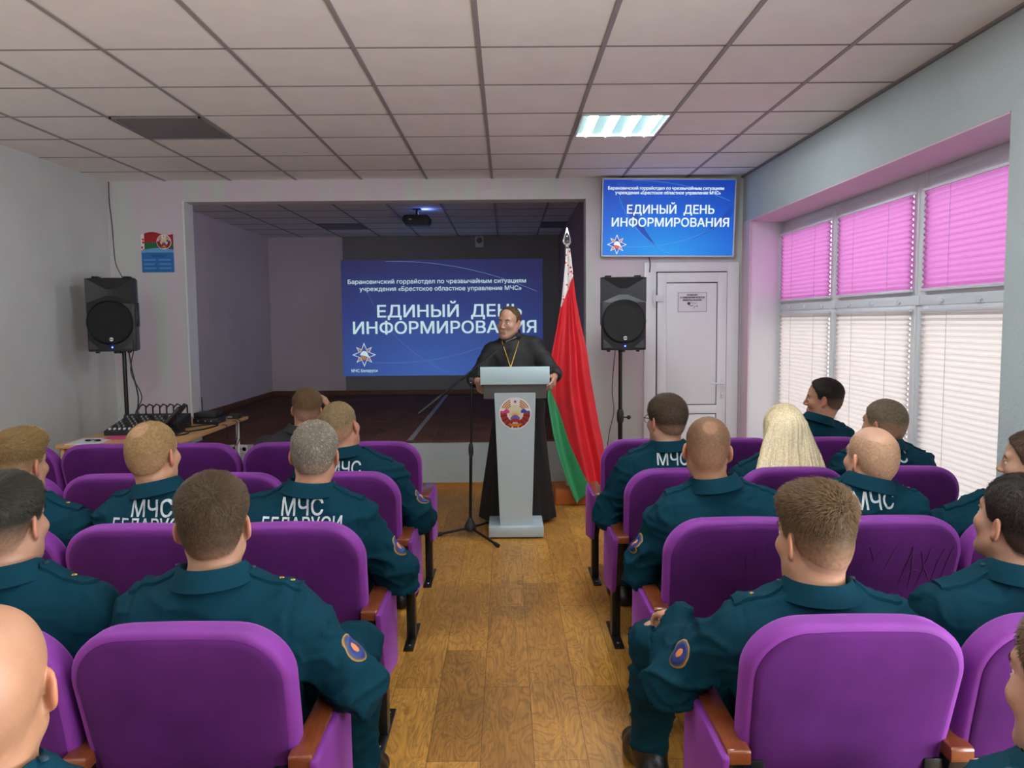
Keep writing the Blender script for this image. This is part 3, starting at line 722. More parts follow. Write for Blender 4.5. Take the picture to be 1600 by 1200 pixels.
for k in range(3):
    z = -.072 - .038 * k
    for q in (0, .009): f.b2(-.13, -.02 - .01 * (k % 2), -.0028, -.002, z - q - .0025, z - q + .0025); f.b2(.01, .12, -.0028, -.002, z - q - .0025, z - q + .0025)
f.build('text_line', 'p_sky', ps)
coat_of_arms(ps, .064, -.004, .088, .068)

# white socket plate on the stage front
so = empty('socket_plate', (-2.525, YF - .02, .405)); tag(so, 'white plate of three power sockets on the stage front', 'socket')
MB().b2(-.08, .08, -.012, 0, -.038, .038, .005).build('plate', 'white_plastic', so)
for k in (-1, 0, 1): MB().lathe([(.02, 0), (.02, .003), (.017, .003), (.016, -.004)], (k * .05, -.012, 0), 18, Matrix.Rotation(PI / 2, 3, 'X')).build('socket', 'grid', so)

# ------------------------------------------------------------------ loudspeakers on stands
def loudspeaker(loc, rz, label):
    r = empty('loudspeaker', loc, rz); tag(r, label, 'speaker', 'loudspeakers on stands')
    w, h, dp_ = .185, .60, .30
    # bowed front
    fr = [(-w, 0.0)] + [(-w + 2 * w * i / 10, -.025 * math.sin(PI * i / 10)) for i in range(1, 10)] + [(w, 0), (w * .72, dp_), (-w * .72, dp_)]
    f = MB(); f.prism(fr, 'z', 0, .395, .010); f.prism([(a, b + .055 if b < dp_ - .01 else b) for a, b in fr], 'z', .38, h, .012); f.build('cabinet', 'black_plastic', r)
    # moulded horn: four facets falling back into a throat
    f = MB(); Q = [(-.183, .592), (.183, .592), (.183, .392), (-.183, .392)]; q = [(-.032, .505), (.032, .505), (.032, .455), (-.032, .455)]
    yo = lambda u: -.008
    vo = [f.bm.verts.new((u, yo(u), v)) for u, v in Q]; vi = [f.bm.verts.new((u, .027, v)) for u, v in q]
    vo2 = [f.bm.verts.new((u * 1.01, .055, v + (.004 if v > .5 else -.004))) for u, v in Q]
    for i in range(4):
        f.bm.faces.new((vo[i], vo[(i + 1) % 4], vi[(i + 1) % 4], vi[i])); f.bm.faces.new((vo2[i], vo2[(i + 1) % 4], vo[(i + 1) % 4], vo[i]))
    f.bm.faces.new(vi); f.build('horn', 'black_plastic', r, sharp=20)
    f = MB(); RX = Matrix.Rotation(PI / 2, 3, 'X')
    f.lathe([(.168, 0.0), (.172, .012), (.164, .018), (.158, .014), (.10, .008), (.05, .012), (.0005, .016)], (0, -.018, .235), 40, RX); f.build('woofer_grille', 'black_mesh', r)
    MB().lathe([(.175, -.01), (.18, .008), (.174, .015), (.168, .006)], (0, -.018, .235), 40, RX).build('woofer_rim', 'black_metal', r)
    f = MB()
    for s in (-1, 1): f.prism([(s * .165, .02), (s * .165, .095), (s * .11, .045), (s * .085, .02)], 'y', -.0225, -.01)
    f.build('port', 'gap', r)
    MB().lathe([(.016, 0), (.016, .004)], (.01, -.038, .10), 20, RX).build('badge', 'chrome', r)
    MB().b2(-.004, .024, -.0435, -.042, .097, .104).build('badge_bar', 'black_metal', r)
    MB().sphere((.01, -.029, .035), .007, 12).build('power_light', 'blue_led', r)
    f = MB()
    for s in (-1, 1): f.b2(s * .12 - .025, s * .12 + .025, .04, .12, h - .002, h + .012, .003); f.b2(s * .12 - .014, s * .12 + .014, .02, .05, -.014, .002, .003)
    f.build('foot', 'black_metal', r)
    f = MB()
    for s in (-1, 1): f.box((s * (w - .022), .13, .30), (.03, .07, .2), .008)
    f.build('side_handle', 'black_metal', r)
    MB().cyl((0, .14, -.02), (0, .14, .02), .03, n=16).build('pole_socket', 'black_metal', r)
    return r
def speaker_stand(x, y, top, label, turn):
    r = empty('speaker_stand', (x, y, 0)); tag(r, label, 'stand', 'loudspeaker stands')
    MB().cyl((0, 0, .12), (0, 0, .78), .02, n=16).build('lower_tube', 'black_metal', r)
    MB().cyl((0, 0, .7), (0, 0, top), .0165, n=16).build('upper_tube', 'black_metal', r)
    MB().lathe([(.024, .72), (.03, .74), (.03, .80), (.022, .83)], n=16).build('collar', 'black_plastic', r)
    MB().cyl((.02, 0, .765), (.065, -.01, .765), .006, n=8).sphere((.07, -.011, .765), .018, 12).build('clamp_knob', 'black_plastic', r)
    MB().lathe([(.024, .10), (.032, .12), (.032, .2), (.024, .22)], n=16).build('hub', 'black_plastic', r)
    for k in range(3):
        a = 2 * PI * k / 3 + turn; ca, sa = math.cos(a), math.sin(a)
        g = MB().cyl((ca * .02, sa * .02, .5), (ca * .42, sa * .42, .012), .011, n=10).build('leg', 'black_metal', r)
        MB().cyl((ca * .02, sa * .02, .16), (ca * .24, sa * .24, .24), .008, n=8).build('brace', 'black_metal', g)
        MB().sphere((ca * .42, sa * .42, .016), .016, 10).build('rubber_foot', 'black_plastic', g)
    return r
SL = (-3.225, 6.5); SR = (.953, 6.5)
loudspeaker((SL[0] + .01, SL[1] - .14, 1.362), math.radians(10), 'black loudspeaker on a stand in the left corner beside the poster')
loudspeaker((SR[0] + .005, SR[1] - .14, 1.335), math.radians(-2), 'black loudspeaker on a stand between the flag and the white door')
speaker_stand(SL[0] + .035, SL[1], 1.39, 'black tripod stand carrying the loudspeaker in the left corner', math.radians(60))
speaker_stand(SR[0], SR[1], 1.36, 'black tripod stand carrying the loudspeaker beside the white door', math.radians(-15))
def cable(name, pts, label, r=.004, m='cable'):
    # smooth Catmull-Rom
    P = [Vector(q) for q in pts]; P = [P[0]] + P + [P[-1]]; out = []
    for i in range(1, len(P) - 2):
        for k in range(6):
            t = k / 6; a, b, c, e = P[i - 1], P[i], P[i + 1], P[i + 2]
            out.append(.5 * ((2 * b) + (c - a) * t + (2 * a - 5 * b + 4 * c - e) * t * t + (3 * b - a - 3 * c + e) * t ** 3))
    out.append(P[-2])
    o = MB().tube(out, r, 6).build(name, m); tag(o, label, 'cable'); return o
cable('wall_cable', [(XL + .03, YF - .015, 2.885), (XL + .03, YF - .02, 2.7), (XL + .05, YF - .03, 2.5), (XL + .08, YF - .08, 2.3), (XL + .19, 7.0, 2.12), (-3.23, 6.62, 1.975)], 'thin black cable running from the ceiling corner to the left loudspeaker')
cable('speaker_cable', [(-3.15, 6.5, 1.36), (-3.13, 6.5, 1.2), (-3.1, 6.5, 1.05), (-3.08, 6.48, .95), (-3.09, 6.45, .8), (-3.06, 6.35, .755)], 'black cable hanging from the left loudspeaker to the table', .006)
cable('speaker_cable', [(-3.11, 6.5, 1.36), (-3.14, 6.5, 1.18), (-3.06, 6.5, .98), (-3.10, 6.46, .84), (-3.03, 6.38, .755)], 'second black cable dangling beside the left stand to the table', .004)
cable('speaker_cable', [(.925, 6.6, 1.345), (.90, 6.62, 1.0), (.915, 6.62, .8), (.87, 6.6, .6), (.85, 6.62, .3), (.9, 6.7, .008)], 'thin cable hanging behind the right loudspeaker stand', .0035)
cable('screen_cable', [(1.33, YF - .01, 2.16), (1.335, YF - .037, 2.09), (1.33, YF - .037, 2.02)], 'short black cable end below the television at the door frame', .005)

# ------------------------------------------------------------------ table with sound equipment
t = empty('desk', (-2.73, 6.15, 0)); tag(t, 'light wood desk with sound equipment at the stage left', 'table')
TX, TY = .405, .80
MB().b2(-TX, TX, -TY, TY, .724, .75, .004).build('tabletop', 'table_wood', t)
MB().b2(-TX + .02, -TX + .045, -TY + .03, -.25, 0, .724, .002).build('side_panel', 'table_wood', t)
MB().b2(.06, .085, -TY + .05, -.10, 0, .724, .002).build('side_panel', 'table_wood', t)
MB().b2(-TX + .045, .06, -TY + .06, -TY + .078, .3, .724).build('front_panel', 'table_wood', t)
MB().cyl((TX - .06, TY - .12, 0), (TX - .06, TY - .12, .724), .016, n=14).build('leg', 'white_plastic', t)
def on_desk(name, loc, rz=0): return empty(name, loc, rz)
mx = on_desk('mixing_desk', (-2.80, 6.05, .75), math.radians(3)); tag(mx, 'black audio mixing desk full of knobs and faders on the desk', 'mixer')
f = MB(); f.prism([(-.24, .0), (-.24, .035), (.2, .11), (.24, .11), (.24, 0)], 'x', -.24, .24, .004); f.build('body', 'black_plastic', mx)
sl = lambda y: .035 + (y + .24) * (.075 / .44)
for i in range(12):
    x = -.21 + i * .036
    MB().b2(x - .006, x + .006, -.215, -.185, sl(-.2) - .002, sl(-.2) + .012, .002).build('fader_cap', 'white_plastic' if i != 8 else 'chrome', mx)
for i in range(12):
    for j in range(5):
        x = -.21 + i * .036; y = -.13 + j * .06
        MB().lathe([(.008, -.002), (.007, .012), (.005, .014)], (x, y, sl(y)), 10).build('knob', 'grid_line' if (i + j) % 3 else 'black_metal', mx)
f = MB()
for i in range(7):
    x = -.16 + i * .055; f.tube([(x, .2, .108), (x, .215, .16), (x + .02, .23, .185), (x + .03, .27, .17), (x + .02, .30, .05)], .006, 6)
f.build('plug_cable', 'cable', mx)
lp = on_desk('equipment_case', (-2.56, 5.88, .75), math.radians(8)); tag(lp, 'black equipment case with a raised slanting lid beside the mixing desk', 'case')
f = MB(); f.prism([(-.10, .0), (-.075, .0), (.10, .20), (.085, .215)], 'y', -.12, .12, .003); f.build('lid', 'black_plastic', lp)
MB().b2(-.07, .07, -.14, .14, 0, .02, .004).build('base', 'black_plastic', lp)
MB().b2(.04, .055, -.012, .012, .018, .14, .003).build('prop', 'black_metal', lp)
rc = on_desk('radio_receiver', (-2.50, 6.5, .75), math.radians(-2)); tag(rc, 'black wireless receiver with an upright antenna on the desk', 'receiver')
MB().b2(-.105, .105, -.09, .09, .004, .05, .006).build('lower_unit', 'black_plastic', rc)
MB().b2(-.1, .085, -.085, .085, .052, .095, .006).build('upper_unit', 'black_plastic', rc)
MB().cyl((-.09, .07, .09), (-.092, .07, .21), .004, n=8).build('antenna', 'black_metal', rc)
f = MB()
for x in (-.06, 0, .05): f.sphere((x, -.091, .028), .005, 8)
f.build('indicator', 'white_plastic', rc)
ad = on_desk('power_adapter', (-2.40, 6.82, .75)); tag(ad, 'low black adapter box on the far corner of the desk', 'adapter')
MB().b2(-.05, .05, -.06, .06, 0, .035, .006).build('box', 'black_plastic', ad)
MB().cyl((.045, .03, .02), (.05, .035, .07), .004, n=8).build('stub_antenna', 'black_metal', ad)
MB().b2(-.04, -.005, -.065, -.058, .01, .025).build('label_plate', 'grid', ad)
cable('desk_cable', [(-2.45, 5.95, .756), (-2.38, 6.1, .756), (-2.36, 6.3, .756), (-2.42, 6.38, .756), (-2.5, 6.3, .756), (-2.6, 6.15, .756)], 'loop of black cable lying on the desk right of the mixer', .006)
cable('desk_cable', [(-2.6, 5.75, .757), (-2.5, 5.7, .757), (-2.42, 5.78, .757), (-2.44, 5.92, .757), (-2.55, 5.98, .757)], 'smaller loop of black cable on the near part of the desk', .005)
for k, (y, s) in enumerate(((6.35, 'nearest'), (6.6, 'middle'), (6.68, 'farthest'))):
    cable('hanging_cable', [(-2.345, y, .752), (-2.312, y + .02, .735), (-2.318, y + .02, .6), (-2.34, y - .02, .47 + .03 * k)], s + ' of the thin cables hanging off the right edge of the desk', .0035)
pp = tag(MB().box((-2.98, 5.52, .7515), (.22, .3, .003), .0, (0, 0, .1)).build('paper_sheet', 'paper'), 'white sheet of paper on the near left of the desk', 'paper')
pk = tag(MB().box((-2.86, 5.68, .7535), (.15, .16, .003), .0, (0, 0, -.1)).build('pink_sheet', 'pink_paper'), 'bright pink sheet beside the white paper on the desk', 'paper')
sg = empty('sunglasses', (-2.95, 5.5, .754)); tag(sg, 'pair of small black glasses lying on the white paper', 'glasses')
for s in (-1, 1): MB().sphere((s * .034, 0, .008), .024, 14, (1, .6, .3)).build('lens', 'black_metal', sg)
MB().tube([(-.012, .004, .01), (0, .006, .012), (.012, .004, .01)], .003, 6).build('bridge', 'black_metal', sg)

# ------------------------------------------------------------------ flag on a pole
fb = empty('flag_pole', (.53, 6.78, 0)); tag(fb, 'tall white flag pole with a silver spear tip in a wooden stand', 'flagpole')
MB().b2(-.12, .22, -.20, .12, 0, .13, .006).build('stand', 'orange_wood', fb)
MB().cyl((0, 0, .1), (0, 0, 2.2), .014, n=14).build('pole', 'white_plastic', fb)
f = MB(); f.cyl((0, 0, 2.12), (0, 0, 2.2), .021, n=16); f.lathe([(.014, 2.2), (.022, 2.205), (.014, 2.225)], n=16)
f.build('ferrule', 'chrome', fb)
sp_o = [(0, 2.385), (.02, 2.33), (.034, 2.285), (.036, 2.255), (.024, 2.235), (.012, 2.222), (-.012, 2.222), (-.024, 2.235), (-.036, 2.255), (-.034, 2.285), (-.02, 2.33)]
sp_i = [(0, 2.35), (.013, 2.315), (.022, 2.28), (.022, 2.258), (.013, 2.245), (-.013, 2.245), (-.022, 2.258), (-.022, 2.28), (-.013, 2.315)]
f = MB()
n_o, n_i = len(sp_o), len(sp_i)
f.prism(sp_o, 'y', -.004, .004, .0015); f.build('spear_tip', 'chrome', fb)
MB().prism(sp_i, 'y', -.0052, .0052).build('spear_inset', 'gap', fb)
f = MB(); f.tube([(.011 * math.sin(a), -.0058, 2.262 + .011 * math.cos(a)) for a in [i * .45 for i in range(1, 11)]], .002, 6); f.tube([(-.01, -.0058, 2.25), (.008, -.0058, 2.274)], .002, 6)
f.lathe([(.006, -.001), (.006, .001)], (0, -.0056, 2.305), 5, Matrix.Rotation(PI / 2, 3, 'X')); f.build('hammer_and_sickle', 'chrome', fb)
zz = np.array([2.20, 2.08, 1.93, 1.75, 1.50, 1.25, 1.03, .85, .55, .38, .20, .10, .04])
lx = np.array([.520, .512, .497, .478, .435, .385, .350, .345, .388, .425, .480, .520, .545])
rx = np.array([.552, .568, .582, .600, .640, .690, .715, .740, .785, .815, .84, .80, .60])
nu, nv = 130, 260
V = []; cu_ = []
zlow_l, zlow_r = .04, .21
for j in range(nv + 1):
    v = j / nv
    for i in range(nu + 1):
        u = i / nu
        # lower edge climbs from the green tip to the right-hand corner
        ub = max(0.0, (u - .15) / .85)
        zb = .02 + .21 * ub ** 0.7 if u >= .15 else .02 + .10 * (.15 - u) / .15
        z = 2.20 + (zb - 2.20) * v
        zc = 2.20 + (.03 - 2.20) * v
        L = np.interp(-zc, -zz, lx); R_ = np.interp(-max(zc, .20), -zz, rx)
        if zc < .2: L = np.interp(-zc, -zz, lx)
        x = L + (R_ - L) * u
        am = .012 + .055 * min(1, v * 1.6)
        y = 6.755 - am * .8 * (math.sin(u * PI * 2 * 2.2 + .8 + .6 * v) * .6 + .4 * math.sin(u * PI * 2 * 3.7 + 2 - v) * (1 - .5 * v)) - .045 * math.sin(PI * u) * min(1, v * 2) - .01 * math.sin(9 * v + 3 * u)
        y -= .24 * v * v
        V.append((x, y, z))
V = np.array(V)
F = np.array([(j * (nu + 1) + i, (j + 1) * (nu + 1) + i, (j + 1) * (nu + 1) + i + 1, j * (nu + 1) + i + 1) for j in range(nv) for i in range(nu)])
bz = np.array([1.08, .81, .53, .27, .12]); bx = np.array([.345, .445, .53, .645, .735])
def flag_kind(c):
    x, z = c[0], c[2]
    edge = 1.70 + (x - .478) * 2.6
    if z > edge and z > 1.70: return 2
    if z < 1.06 and x < np.interp(-z, -bz, bx): return 1
    return 0
kinds = np.array([flag_kind(V[q].mean(0)) for q in F])
fl = empty('national_flag', (.53, 6.76, .02)); tag(fl, 'red and green flag with a white ornament strip hanging in folds from the pole', 'flag')
def flag_part(name, k, m):
    q = F[kinds == k]; ids, inv = np.unique(q, return_inverse=True); me = np_mesh(name, V[ids] - np.array([.53, 6.76, .02]), inv.reshape(-1, 4))
    o = link(name, me, m, fl); md = o.modifiers.new('thickness', 'SOLIDIFY'); md.thickness = .003; return o
flag_part('red_field', 0, 'flag_red'); flag_part('green_band', 1, 'flag_green'); flag_part('ornament_strip', 2, 'ornament')

# ------------------------------------------------------------------ lectern and microphone
lc = empty('lectern', (.0575, 5.70, 0)); tag(lc, 'tall pale grey lectern with a round coat of arms on its front', 'lectern')
MB().b2(-.20, .20, -.155, .18, .012, .088, .004).build('base', 'lectern', lc)
f = MB()
for x in (-.15, .15):
    for y in (-.12, .14): f.cyl((x, y, 0), (x, y, .014), .012, n=10)
f.build('foot', 'black_metal', lc)
f = MB(); zb_, zt_ = .086, 1.135
vs = []
for z, hw, ya, yb in ((zb_, .117, -.105, .09), (zt_, .152, -.125, .12)): vs.append([f.bm.verts.new(q) for q in ((-hw, ya, z), (hw, ya, z), (hw, yb, z), (-hw, yb, z))])
for i in range(4): f.bm.faces.new((vs[0][i], vs[0][(i + 1) % 4], vs[1][(i + 1) % 4], vs[1][i]))
f.bm.faces.new(vs[0][::-1]); f.bm.faces.new(vs[1]); bmesh.ops.bevel(f.bm, geom=f.bm.edges[:], offset=.003, segments=2, affect='EDGES')
f.build('column', 'lectern', lc)
f = MB(); f.prism([(-.10, 1.02), (.19, 1.02), (.19, 1.13), (-.16, 1.135)], 'x', -.228, .228, .003); f.build('desk_box', 'lectern_dark', lc)
f = MB(); f.prism([(-.19, 1.13), (-.172, 1.13), (-.172, 1.25), (-.19, 1.258)], 'x', -.247, .247, .003); f.build('front_board', 'lectern_light', lc)
f = MB(); f.prism([(-.172, 1.235), (.20, 1.135), (.20, 1.12), (-.172, 1.215)], 'x', -.24, .24, .003); f.build('reading_top', 'lectern', lc)
f = MB()
for s in (-1, 1): f.prism([(-.172, 1.13), (.19, 1.12), (.19, 1.15), (-.172, 1.25)], 'x', s * .236 - .008, s * .236 + .008, .002)
f.build('side_cheek', 'lectern', lc)
em = coat_of_arms(lc, 0, -.1225, .916, .117); em.rotation_euler = (math.radians(1.1), 0, 0)
ms = empty('microphone_stand', (-.28, 5.63, 0)); tag(ms, 'black boom microphone stand beside the lectern', 'stand')
MB().cyl((0, 0, .05), (.012, 0, .66), .0115, n=14).build('lower_tube', 'black_metal', ms)
MB().cyl((.012, 0, .6), (.026, 0, 1.13), .0085, n=14).build('upper_tube', 'black_metal', ms)
MB().lathe([(.014, .60), (.018, .62), (.018, .66), (.012, .69)], (.012, 0, 0), 14).build('clutch', 'black_plastic', ms)
MB().lathe([(.018, .035), (.042, .05), (.042, .085), (.02, .125), (.014, .14)], n=18).build('hub', 'black_plastic', ms)
for dx, dy in ((-.235, .0), (.205, -.30), (.17, .37)):
    g = MB().cyl((0, 0, .065), (dx, dy, .016), .0095, n=12).build('leg', 'black_metal', ms); L_ = math.hypot(dx, dy)
    MB().cyl((dx * .9, dy * .9, .022), (dx * 1.02, dy * 1.02, .014), .0145, n=12).build('rubber_tip', 'black_plastic', g)
MB().cyl((-.36, -.05, .92), (.285, .07, 1.425), .0075, n=12).build('boom', 'black_metal', ms)
MB().cyl((-.36, -.05, .92), (-.20, -.02, 1.045), .011, n=12).build('counterweight', 'black_plastic', ms)
MB().box((.022, .0, 1.15), (.04, .03, .05), .008).cyl((.02, -.03, 1.15), (.02, .03, 1.15), .014, n=14).build('swivel', 'black_plastic', ms)
MB().sphere((.02, -.035, 1.14), .006, 10).build('bolt', 'chrome', ms)
mc = empty('microphone', (.0, 5.70, 1.425)); tag(mc, 'black handheld microphone clipped to the end of the boom', 'microphone')
MB().cyl((-.01, 0, 0), (.075, .05, .035), .009, .013, n=14).build('handle', 'black_metal', mc)
MB().sphere((.085, .056, .04), .024, 16).build('head_grille', 'black_mesh', mc)

# ------------------------------------------------------------------ theatre chairs
def back_outline(w, zt, zb, r, n=10):
    """rounded top, slightly narrower bottom"""
    P = []
    for i in range(n + 1):
        a = PI / 2 * i / n; P.append((w - r + r * math.sin(a), zt - r + r * math.cos(a) - 0))
    P += [(w - .004, zb + .25), (w - .012, zb + .12)]
    rb = .03
    for i in range(n // 2 + 1):
        a = PI / 2 * i / (n // 2); P.append((w - .018 - rb + rb * math.cos(a), zb + rb - rb * math.sin(a)))
    Q = [(-x, z) for x, z in reversed(P)]
    out = []
    for i in range(1, 8): out.append((-(w - r) + 2 * (w - r) * i / 8, zt))     # top edge
    pts = Q + out + P
    return [(x, z + .010 * (1 - (x / w) ** 2) * (1 if z > zt - .2 else 0)) for x, z in pts]
def ring_slab(outline, rings, tilt, zt, flip=False):
    O = np.array(outline); c = np.array([0, (O[:, 1].max() + O[:, 1].min()) / 2]); half = np.array([O[:, 0].max(), (O[:, 1].max() - O[:, 1].min()) / 2])
    n = len(O); V = []; Fs = []
    for ins, dy in rings:
        s = 1 - ins / half; q = c + (O - c) * s
        for x, z in q: V.append((x, dy + tilt * (zt - z), z))
    for k in range(len(rings) - 1):
        for i in range(n): Fs.append([k * n + i, k * n + (i + 1) % n, (k + 1) * n + (i + 1) % n, (k + 1) * n + i])
    for k, (ins, dy) in ((0, rings[0]), (len(rings) - 1, rings[-1])):
        V.append((0, dy + tilt * (zt - c[1]), c[1])); m = len(V) - 1
        for i in range(n):
            a, b = k * n + i, k * n + (i + 1) % n
            Fs.append([m, b, a] if k == 0 else [m, a, b])
    me = np_mesh('slab', V, Fs); bm = bmesh.new(); bm.from_mesh(me); bmesh.ops.recalc_face_normals(bm, faces=bm.faces[:]); bm.to_mesh(me); bm.free()
    me.polygons.foreach_set('use_smooth', np.full(len(me.polygons), True))
    return me
ZT, ZB, TILT, HW = .89, .36, .27, .252
ol = back_outline(HW, ZT, ZB, .125)
rg = [(.16, .010), (.05, .004), (.016, .004), (.006, .008), (.001, .018), (0, .036), (.001, .066), (.007, .084), (.02, .096), (.05, .106), (.12, .112), (.2, .114)]
ME_back = ring_slab(ol, rg, TILT, ZT)
ol2 = back_outline(HW - .017, ZT - .018, ZB + .012, .112)
ME_panel = ring_slab(ol2, [(.15, -.006), (.06, -.006), (.018, -.004), (.004, .000), (0, .006), (.003, .012)], TILT, ZT)
f = MB(); f.box((0, .40, .405), (.455, .43, .10), .035, (math.radians(4), 0, 0), 4); ME_seat = f.me('seat')
f = MB(); f.box((0, .39, .352), (.42, .36, .018), .006, (math.radians(4), 0, 0)); ME_under = f.me('under')
def side_meshes(sx):
    """frame, arm, foot, panel, bracket meshes on the side sx (+1 right, -1 left)"""
    X0 = sx * .2615; D = {}; O = lambda pts: [(a + .08, b) for a, b in pts]
    f = MB(); f.prism(O([(-.015, .548), (.31, .548), (.305, .50), (.255, .28), (.255, .012), (.19, .012), (.19, .27), (.0, .49)]), 'x', X0 - .021, X0 + .021, .003); D['side_frame'] = f.me()
    f = MB(); f.prism(O([(-.03, .546), (.315, .546), (.33, .556), (.33, .572), (.32, .582), (-.025, .582), (-.03, .575)]), 'x', X0 - .028, X0 + .028, .004); D['armrest'] = f.me()
    f = MB(); f.b2(X0 - .024, X0 + .024, .15, .48, 0, .012, .003); D['foot_plate'] = f.me()
    f = MB()
    for y in (.19, .44): f.lathe([(.009, .0), (.009, .004), (.005, .007)], (X0, y, .012), 10)
    D['bolt'] = f.me()
    xi = sx * .19
    f = MB(); f.b2(min(X0, xi), max(X0, xi), .088, .096, .478, .535, .002); D['bracket'] = f.me()
    f = MB(); f.lathe([(.008, 0), (.008, .003), (.004, .005)], (sx * .205, .087, .507), 10, Matrix.Rotation(PI / 2, 3, 'X')); D['bracket_bolt'] = f.me()
    f = MB(); f.prism(O([(-.04, .572), (.30, .572), (.335, .545), (.35, .26), (.335, .235), (.06, .285), (.03, .30), (-.04, .56)]), 'x', X0 + sx * .024, X0 + sx * .044, .006); D['side_panel'] = f.me()
    return D
SIDE = {1: side_meshes(1), -1: side_meshes(-1)}
CH_PARTS = dict(side_frame='black_metal', armrest='arm_wood', foot_plate='black_metal', bolt='chrome', bracket='black_metal', side_panel='velvet', bracket_bolt='chrome')
for s_ in SIDE:
    for k_, me_ in SIDE[s_].items(): me_.materials.append(M[CH_PARTS[k_]])
for me_, m_ in ((ME_back, 'velvet'), (ME_panel, 'velvet_shaded'), (ME_seat, 'velvet'), (ME_under, 'black_metal')): me_.materials.append(M[m_])
def make_chair(sx, aisle):
    r = empty('theatre_chair', (0, 0, 0))
    for nm, me in (('backrest', ME_back), ('back_panel', ME_panel), ('seat', ME_seat), ('seat_pan', ME_under)): link(nm, me, None, r)
    for nm in ('side_frame', 'armrest', 'bracket') + (('side_panel',) if aisle else ()):
        o = link(nm, SIDE[sx][nm], None, r)
        if nm == 'side_frame':
            g = link('foot_plate', SIDE[sx]['foot_plate'], None, o); link('bolt', SIDE[sx]['bolt'], None, o)
        if nm == 'bracket': link('bolt', SIDE[sx]['bracket_bolt'], None, o)
    # bracket on the far side, carried by the neighbour's frame
    link('bracket', SIDE[-sx]['bracket'], None, r)
    return r
PITCHX = .52
XC = lambda side, n: (-.748 - PITCHX * n) if side == 'L' else (.792 + PITCHX * n)
YR = lambda row: 1.67 + .90 * row
CHAIRS = [
 ('L', -1, 0, 'purple velvet chair under the bald man at the lower left'),
 ('L', 0, 0, 'large purple chair nearest the camera on the left, behind the brown-haired man'),
 ('L', 0, 1, 'purple chair in the nearest left row next to the bald head'),
 ('L', 1, 0, 'purple aisle chair behind the grey-haired man with large back lettering'),
 ('L', 1, 1, 'purple chair behind the man with thinning fair hair on the left'),
 ('L', 1, 2, 'purple chair at the left edge under the man with a blond quiff'),
 ('L', 2, 0, 'purple aisle chair behind the light-haired man in the second left row'),
 ('L', 2, 1, 'empty purple chair in the second left row, right of the thinning fair hair'),
 ('L', 2, 2, 'empty purple chair in the second left row, left of the thinning fair hair'),
 ('L', 2, 3, 'purple chair at the left edge in the second row, mostly hidden by the quiff man'),
 ('L', 3, 0, 'empty purple aisle chair of the front left row by the microphone stand'),
 ('L', 3, 1, 'front left row chair under the man in dark clothes'),
 ('L', 3, 2, 'empty front left row chair below the power socket plate'),
 ('L', 3, 3, 'empty front left row chair right in front of the desk'),
 ('L', 3, 4, 'front left row chair at the far left by the wall'),
 ('R', -1, 0, 'purple chair under the man at the lower right edge'),
 ('R', 0, 0, 'large purple chair nearest the camera on the right with a round bolt bracket'),
 ('R', 0, 1, 'purple chair cut by the right edge under the dark-haired man looking up'),
 ('R', 1, 0, 'purple aisle chair with dark scuffs behind the man with a bald crown spot'),
 ('R', 1, 1, 'purple chair with dark scribbles on its back on the right'),
 ('R', 1, 2, 'purple chair at the right edge behind the man in profile by the grey wall'),
 ('R', 2, 0, 'purple aisle chair behind the man with glasses'),
 ('R', 2, 1, 'purple chair behind the blonde woman'),
 ('R', 2, 2, 'purple chair behind the buzz-cut man by the window'),
 ('R', 3, 0, 'empty purple aisle chair in the front right row beside the flag'),
 ('R', 3, 1, 'empty purple chair in the front right row under the white door'),
 ('R', 3, 2, 'purple chair under the dark-haired man in profile by the window blinds'),
]
protos = {}
CH = {}
for side, row, n, lab in CHAIRS:
    key = (side, n == 0)
    fresh = protos.get(key) is None
    if fresh: protos[key] = make_chair(1 if side == 'L' else -1, n == 0); c = protos[key]
    else: c = copy_tree(protos[key])
    if n == max(q for a_, b_, q, _l in CHAIRS if (a_, b_) == (side, row)):      # the row's last chair closes the row with a frame of its own
        sx = -1 if side == 'L' else 1
        if fresh: c = protos[key]; protos[key] = None
        for nm in ('side_frame', 'armrest'):
            o = link(nm, SIDE[sx][nm], None, c)
            if nm == 'side_frame': link('foot_plate', SIDE[sx]['foot_plate'], None, o)
    c.location = (XC(side, n), YR(row), 0); tag(c, lab, 'chair', 'purple theatre chairs'); CH[(side, row, n)] = c
# scuffs in the velvet nap of two chairs on the right
def scuffs(ch, strokes):
    f = MB()
    for st in strokes:
        pts = [(x, TILT * (ZT - z) - .0065, z) for x, z in st]; f.tube(pts, [.0012] + [.004] * (len(pts) - 2) + [.0012] if len(pts) > 2 else .003, 6)
    f.build('scuff_mark', 'velvet_mark', ch)
scuffs(CH[('R', 1, 1)], [[(-.08, .80), (-.06, .75), (-.03, .80)], [(-.02, .70), (.0, .76), (.02, .82)], [(.04, .66), (.06, .74), (.07, .80), (.08, .70), (.075, .64)], [(.055, .70), (.09, .71), (.12, .70)],
                         [(.10, .64), (.12, .72), (.135, .80)], [(.10, .78), (.12, .72), (.15, .66)], [(.15, .66), (.165, .74), (.18, .79)], [(.185, .68), (.20, .75), (.21, .80)]])
scuffs(CH[('R', 1, 0)], [[(.05, .80), (.052, .77)], [(.09, .81), (.093, .785)], [(.12, .82), (.122, .80)], [(.02, .77), (.025, .73), (.03, .71)], [(.15, .82), (.152, .80)]])
# metal floor rail that the left rows stand beside
tag(MB().b2(-.625, -.575, 2.42, 3.55, 0, .012, .002).build('floor_rail', 'steel'), 'grey metal strip on the floor beside the left aisle chairs', 'rail')
